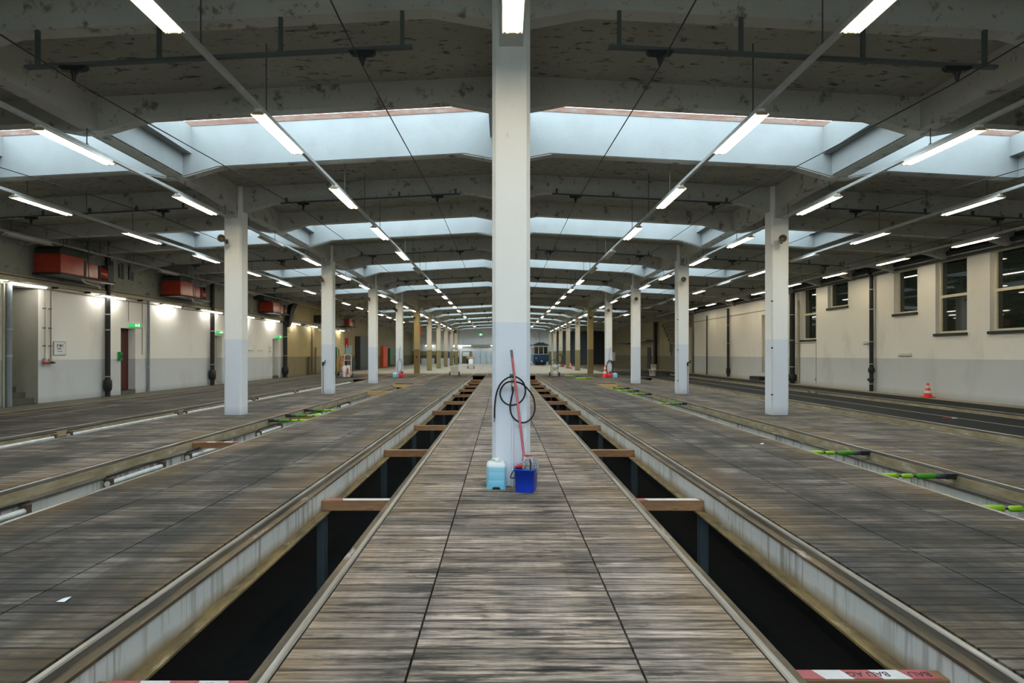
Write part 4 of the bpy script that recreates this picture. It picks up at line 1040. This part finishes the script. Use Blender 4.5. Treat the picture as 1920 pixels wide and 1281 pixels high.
for sx, nm in ((-.14, 'left'), (.14, 'right')):
    o = MB().box(-.12, .12, -.12, .12, 0, .62).build('carton', M['drum'], bevel=.01); o.location = ((852-942)*39.5/F+sx, 39.38, .05); tag(o, 'pale carton on the rusty hand truck, the %s one' % nm, 'carton')
hand_truck((883-942)*58/F, 58, 'hand truck with yellow-topped canister farther along the left track', 'galv', h=1.2)
canister((883-942)*58/F, 57.85, .05, .24, .95, 'white canister with a yellow band on the farther hand truck', 'paper')
o = MB().box(-.42, .42, -.1, .1, 1.0, 1.18).build('yellow_box', M['timber_pale']); o.location = ((883-942)*58/F, 57.9, .06); tag(o, 'yellow box on top of the farther hand truck', 'box')
xq = (1040-942)*38.2/F
hand_truck(xq, 38.2, 'green-grey hand truck with two stacked drums right of the centre column', 'horn', h=.95)
canister(xq, 38.05, .05, .21, .34, 'lower cream drum on the green-grey hand truck', 'drum'); canister(xq, 38.05, .46, .20, .34, 'upper cream drum on the green-grey hand truck', 'drum')
# buckets on the right
for z, r, nm in ((0, .24, 'lower'), (.36, .2, 'upper')):
    g = thing('plastic_bucket', '%s of two stacked cream buckets in the right aisle' % nm, 'bucket', (10.28+(.08 if z else 0), 39.0, z))
    MB().lathe([(r*.82, 0), (r, .38), (r*1.06, .38), (r*1.06, .42), (r*.95, .42)], n=20).build('bucket_body', M['drum'], g)
    MB().tube(catmull([(-r, 0, .36), (-r*.6, -r*.9, .2), (r*.6, -r*.9, .2), (r, 0, .36)]), .008, 6).build('bail_handle', M['galv'], g)
# signs
def sign(x, y, z0, w, h, mat, lab, mark=True, up=True):
    g = thing('hanging_sign', lab, 'sign', (x, y, z0))
    MB().box(-w/2, w/2, -.02, .02, 0, h).build('sign_panel', M[mat], g)
    if mark:
        q = MB(); q.box(-w*.1, w*.1, -.024, -.02, h*.12, h*.3); q.prism([(-w*.3, h*.12), (w*.3, h*.12), (0, h*.03)], 'y', -.024, -.02); q.build('arrow_mark', M['paper'], g)
    if up: MB().cyl((0, 0, h), (0, 0, slab(x)-z0), .008, 6).build('hanger_rod', M['chain'], g)
sign(-6.55, 45.3, 3.05, .27, .72, 'orange', 'orange-red vertical sign with a white arrow hanging behind the yellow left column')
sign(-8.0, 53.4, 1.9, .18, .50, 'orange', 'small orange tag sign hanging below the larger orange sign', False)
sign(-11.9, 43.5, 2.0, .26, .72, 'redsign', 'dark red vertical sign hanging by the left wall beyond the second column')
sign(-6.63+.0, coly(5)-.23, 1.15, .14, .24, 'redsign', 'small red box on the yellow left column', False, False)
# left wall beyond the yellowed section
g = thing('gas_bottle', 'tall green gas bottle standing by the left wall beyond the second column', 'gas bottle', (-12.6, 43.0, 0))
MB().lathe([(.26, 0), (.28, .03), (.28, 1.75), (.24, 1.9), (.12, 2.0), (.08, 2.03)], n=20).build('bottle_body', M['gas_green'], g); MB().lathe([(.07, 2.03), (.07, 2.15), (.04, 2.17)], n=12).build('bottle_cap', M['pale'], g)
o = st('door_5', MB().box(XL, XL+.04, 46.2, 47.3, 0, 2.2), M['sill'])
def panel(x0, x1, y, z0, z1, mat, name, lab, cat, d=.04, **k): return tag(MB().box(x0, x1, y, y+d, z0, z1).build(name, M[mat]), lab, cat)
def wpanel(y0, y1, z0, z1, mat, name, lab, cat, d=.05): return tag(MB().box(XL, XL+d, y0, y1, z0, z1).build(name, M[mat]), lab, cat)
wpanel(45.0, 45.7, 1.5, 2.3, 'paper', 'notice_sheet', 'white notice sheet on the left wall beside the green gas bottle', 'notice')
wpanel(51.2, 53.2, 1.55, 2.3, 'lightblue', 'wall_sign', 'light blue sign on the far left wall beyond the hand trucks', 'sign')
wpanel(50.8, 54, .35, 1.0, 'shutter_dark', 'wall_radiator', 'dark ribbed radiator under the light blue sign', 'radiator', .2)
tag(MB().box(XL+.0, XL+.65, 42.5, 48.5, 3.90, 4.4).build('air_duct', M['duct']), 'blue-green air duct hanging along the left wall beyond the second column', 'duct')
heater(48.8, 'red heater at the far end of the blue-green duct on the left wall', False)
tag(MB().box(XL+.04, XL+.5, 54.5, 58.5, 0, 3.2).build('roller_shutter', M['shutter_dark']), 'dark roller shutter in the far left wall', 'shutter')
for i, (a, b_, z0, z1, m_, lab) in enumerate(((59, 60.2, .6, 2.2, 'paper', 'white notice strip'), (61.5, 62.3, 1.4, 2.2, 'sill', 'dark framed picture'), (63, 63.8, 1.4, 2.2, 'sill', 'second dark framed picture'), (66, 68.5, .0, 2.4, 'orange', 'orange cupboard door'), (70, 72.5, .2, 2.2, 'gas_green', 'green cupboard'))):
    wpanel(a, b_, z0, z1, m_, 'wall_cabinet' if z0 < .3 else 'wall_notice', lab + ' on the far left wall', 'cupboard' if z0 < .3 else 'notice', .3 if z0 < .3 else .04)
# ================================================================== END WALL
YE = YF
tag(MB().box(-6.2, 6.5, YE-.35, YE-.05, 2.72, 2.98).build('end_cable_tray', M['kerb']), 'grey cable tray across the end wall', 'cable tray')
for i, x in enumerate((-11.3, -7.0, -5.6, -1.1, 2.2, 6.4)):
    g = thing('end_wall_light', 'tube light under the tray on the end wall, %s from the left' % ORD[i], 'wall light', (x, YE-.45, 2.78), 'tube lights on the end wall')
    MB().box(-.7, .7, -.06, .1, .06, .12).build('lamp_body', M['reflector'], g); MB().cyl((-.68, -.02, .02), (.68, -.02, .02), .05, 10).build('tube', M['tube_far'], g)
for i, (x0, x1, m_) in enumerate(((-4.55, -3.4, 'steel_door'), (-3.35, -2.5, 'steel_door'), (-2.45, -1.75, 'steel_door'), (-1.7, -.95, 'steel_door'), (-.9, 1.3, 'shutter'))):
    o = st('door_%d' % (6+i), MB().box(x0, x1-.05, YE-.12, YE-.02, 0, 1.98), M[m_]); MB().box(x1-.2, x1-.15, YE-.16, YE-.12, .95, 1.1).build('door_handle', M['sill'], o)
st('wall_end_dado', MB().box(XL, -4.7, YE-.03, YE, 0, 1.95), M['wall_olive'])
panel(-9.3, -8.1, YE-.1, 1.1, 1.75, 'bluepanel', 'notice_poster', 'blue notice panel on the end wall between the left columns', 'notice'); panel(-7.3, -6.8, YE-.1, 1.0, 1.75, 'paper', 'notice_poster', 'white notice panel on the end wall', 'notice')
panel(-6.2, -5.2, YE-.1, 1.15, 1.8, 'paper', 'notice_poster', 'pale notice board left of the steel doors on the end wall', 'notice')
panel(-12.6, -10.6, YE-.8, 0, .85, 'paper', 'storage_chest', 'white chest at the foot of the end wall, left one', 'chest', .6); panel(-10.0, -7.6, YE-.8, 0, .85, 'paper', 'storage_chest', 'white chest at the foot of the end wall, right one', 'chest', .6)
g = thing('server_cabinet', 'dark cabinet with a blue screen beside the pale steel doors', 'cabinet', (-5.2, YE-.5, 0)); MB().box(-.35, .35, -.3, .3, 0, .85).build('cabinet_body', M['sill'], g); MB().box(-.3, .3, -.31, -.3, .5, .8).build('screen', M['bluepanel'], g)
g = thing('wall_clock', 'round clock high on the end wall', 'clock', (-3.2, YE-.05, 4.4)); MB().lathe([(.3,0),(.33,-.02),(.33,-.06),(.3,-.07)], n=24, axis='y').build('clock_face', M['clock'], g); MB().box(-.01, .01, -.08, -.07, 0, .22).build('clock_hand', M['sill'], g)
g = thing('hanging_exit_sign', 'green exit sign hanging in front of the end wall', 'exit sign', (-2.9, 76, 3.95)); MB().box(-.28, .28, -.05, .05, 0, .3).build('sign_face', M['exit_green'], g); MB().box(-.1, .1, -.06, -.05, .05, .25).build('arrow_mark', M['exit_white'], g); MB().cyl((0,0,.3), (0,0,slab(-2.9)-3.95), .01, 6).build('hanger_rod', M['chain'], g)
tag(MB().box(-6.35, -5.95, 73.6, 74.0, 4.2, 4.6).build('ceiling_speaker', M['sill']), 'black box loudspeaker beside a far left-hand column', 'loudspeaker')
st('column', MB().box(-6.7, -6.3, YE-.3, YE, 0, 5.4), M['wall_end']); st('column', MB().box(6.6, 7.2, YE-.3, YE, 0, 5.4), M['wall_end'])
# shutters closing the right aisle
m_ = MB()
for i in range(40): m_.prism([(83, .12*i), (82.95, .12*i+.06), (83, .12*i+.12), (83.06, .12*i+.12), (83.06, .12*i)], 'x', 7.4, 12.4)
tag(m_.build('roller_shutter', M['shutter']), 'tall blue-grey ribbed shutter closing the far right aisle', 'shutter')
tag(MB().box(12.4, XR, 82.9, 83.1, 0, 5.3).build('dark_partition', M['shutter_dark']), 'dark partition beside the tall ribbed shutter', 'partition')
# pipe bank and odds and ends on the far right wall
for i in range(7):
    z = 4.25-.32*i
    g = thing('wall_pipe', 'dark horizontal pipe on the far right wall, %s from the top of the bank' % ORD[i], 'pipe', (XR-.2, 46, z), 'bank of pipes on the far right wall')
    MB().cyl((XR-.2, 45.2, z), (XR-.2, 52.5-.45*i, z), .07, 10).build('pipe_run', M['horn'], g, world=True)
    MB().cyl((XR-.2, 52.5-.45*i, z+.07), (XR-.2, 52.5-.45*i, z-(.3 if i < 5 else 1.0)), .07, 10).build('pipe_drop', M['horn'], g, world=True)
downpipe(1, 1233, .18, 'blackiron', 'thick black downpipe on the far right wall left of the pipe bank', 4.6)
downpipe(1, 1300, .16, 'conduit', 'beige pipe at the corner behind the second right-hand column', 3.6)
o = st('door_11', MB().box(XR-.04, XR, yr(1221), yr(1214), 0, 2.2), M['sill'])
tag(MB().box(XR-.2, XR, 75.5, 79, .6, 1.75).build('wall_cabinet', M['paper']), 'white wall box in the dark right aisle', 'box')
tag(MB().box(XR-.9, XR-.02, 56, 70, 2.75, 2.9).build('wall_shelf', M['horn']), 'long dark shelf on the far right wall', 'shelf')
# litter
def scrap(px, py, lab):
    y = 1600/(py-664); x = (px-942)*y/F
    o = MB().add([(-.03, -.02, .003), (.025, -.025, .004), (.035, .02, .018), (-.01, .03, .006), (0, 0, .016)], [(0,1,4), (1,2,4), (2,3,4), (3,0,4), (0,3,2,1)]).build('paper_scrap', M['paper']); o.location = (x, y, 0.001); tag(o, lab, 'litter')
scrap(119, 1127, 'small white paper scrap on the dark boards at the front left')
scrap(1428, 833, 'small white scrap on the boards right of the right pit')
g = thing('marker_stick', 'small red and white stick lying on the black asphalt at the right', 'stick', (10.4, 13.2, .012))
MB().cyl((-.18, 0, 0), (.02, 0, 0), .011, 8).build('red_end', M['cone_red'], g); MB().cyl((.02, 0, 0), (.14, 0, 0), .014, 8).build('white_end', M['paper'], g)
# ================================================================== TRAM
g = thing('tram', 'small blue and cream tram parked at the far end right of the centre column', 'tram', (5.15, 76, 0))
B = lambda *a: MB().box(*a)
B(-1.0, 1.0, 0, 7, .45, 1.45).build('lower_body', M['tram_blue'], g, bevel=.04)
up = MB()
for x in (-.98, -.37, .27, .88): up.box(x, x+.10, .02, .12, 1.45, 2.55)
up.box(-.98, .98, .02, .12, 1.42, 1.52); up.box(-.98, .98, .02, .12, 2.45, 2.62)
for i in range(7):
    for sx in (-.98, .9): up.box(sx, sx+.08, 1.0*i, 1.0*i+.12, 1.45, 2.6)
for sx in (-.98, .9): up.box(sx, sx+.08, 0.1, 7, 2.4, 2.62); up.box(sx, sx+.08, 0.1, 7, 1.42, 1.5)
up.build('window_frame', M['tram_cream'], g)
B(-.93, .93, .08, 6.9, 1.46, 2.5).build('window_pane', M['glass'], g)
MB().prism([(-1.05, 2.62), (1.05, 2.62), (1.0, 2.78), (.6, 2.92), (-.6, 2.92), (-1.0, 2.78)], 'y', -.08, 7.1).build('roof', M['tram_roof'], g)
MB().prism([(-.5, 2.92), (.5, 2.92), (.42, 3.05), (-.42, 3.05)], 'y', .3, 6.8).build('roof_vent', M['tram_roof'], g)
B(-.75, .75, .4, 6.5, .12, .45).build('chassis', M['blackiron'], g)
B(-.6, .6, -.25, .05, .30, .46).build('bumper', M['blackiron'], g)
MB().lathe([(.10,0),(.12,-.05),(.08,-.10)], c=(.1, -.2, .55), n=16, axis='y').build('headlight', M['pale'], g)
MB().lathe([(.14,.16),(.14,.12),(.05,.1)], c=(-.62, .0, 1.6), n=14, axis='y').build('cab_lamp', M['lamp_warm'], g)
B(-.72, -.55, -.01, .0, .9, 1.0).build('number_plate', M['paper'], g)
for sx in (-.55, .55):
    for yy in (1.8, 5.0): MB().cyl((sx-.05, yy, .33), (sx+.05, yy, .33), .33, 18).build('wheel', M['blackiron'], g)
MB().tube([(0, 3.2, 3.05), (0, 2.5, 3.9), (0, 3.4, 4.6)], .03, 6).build('current_collector', M['blackiron'], g)
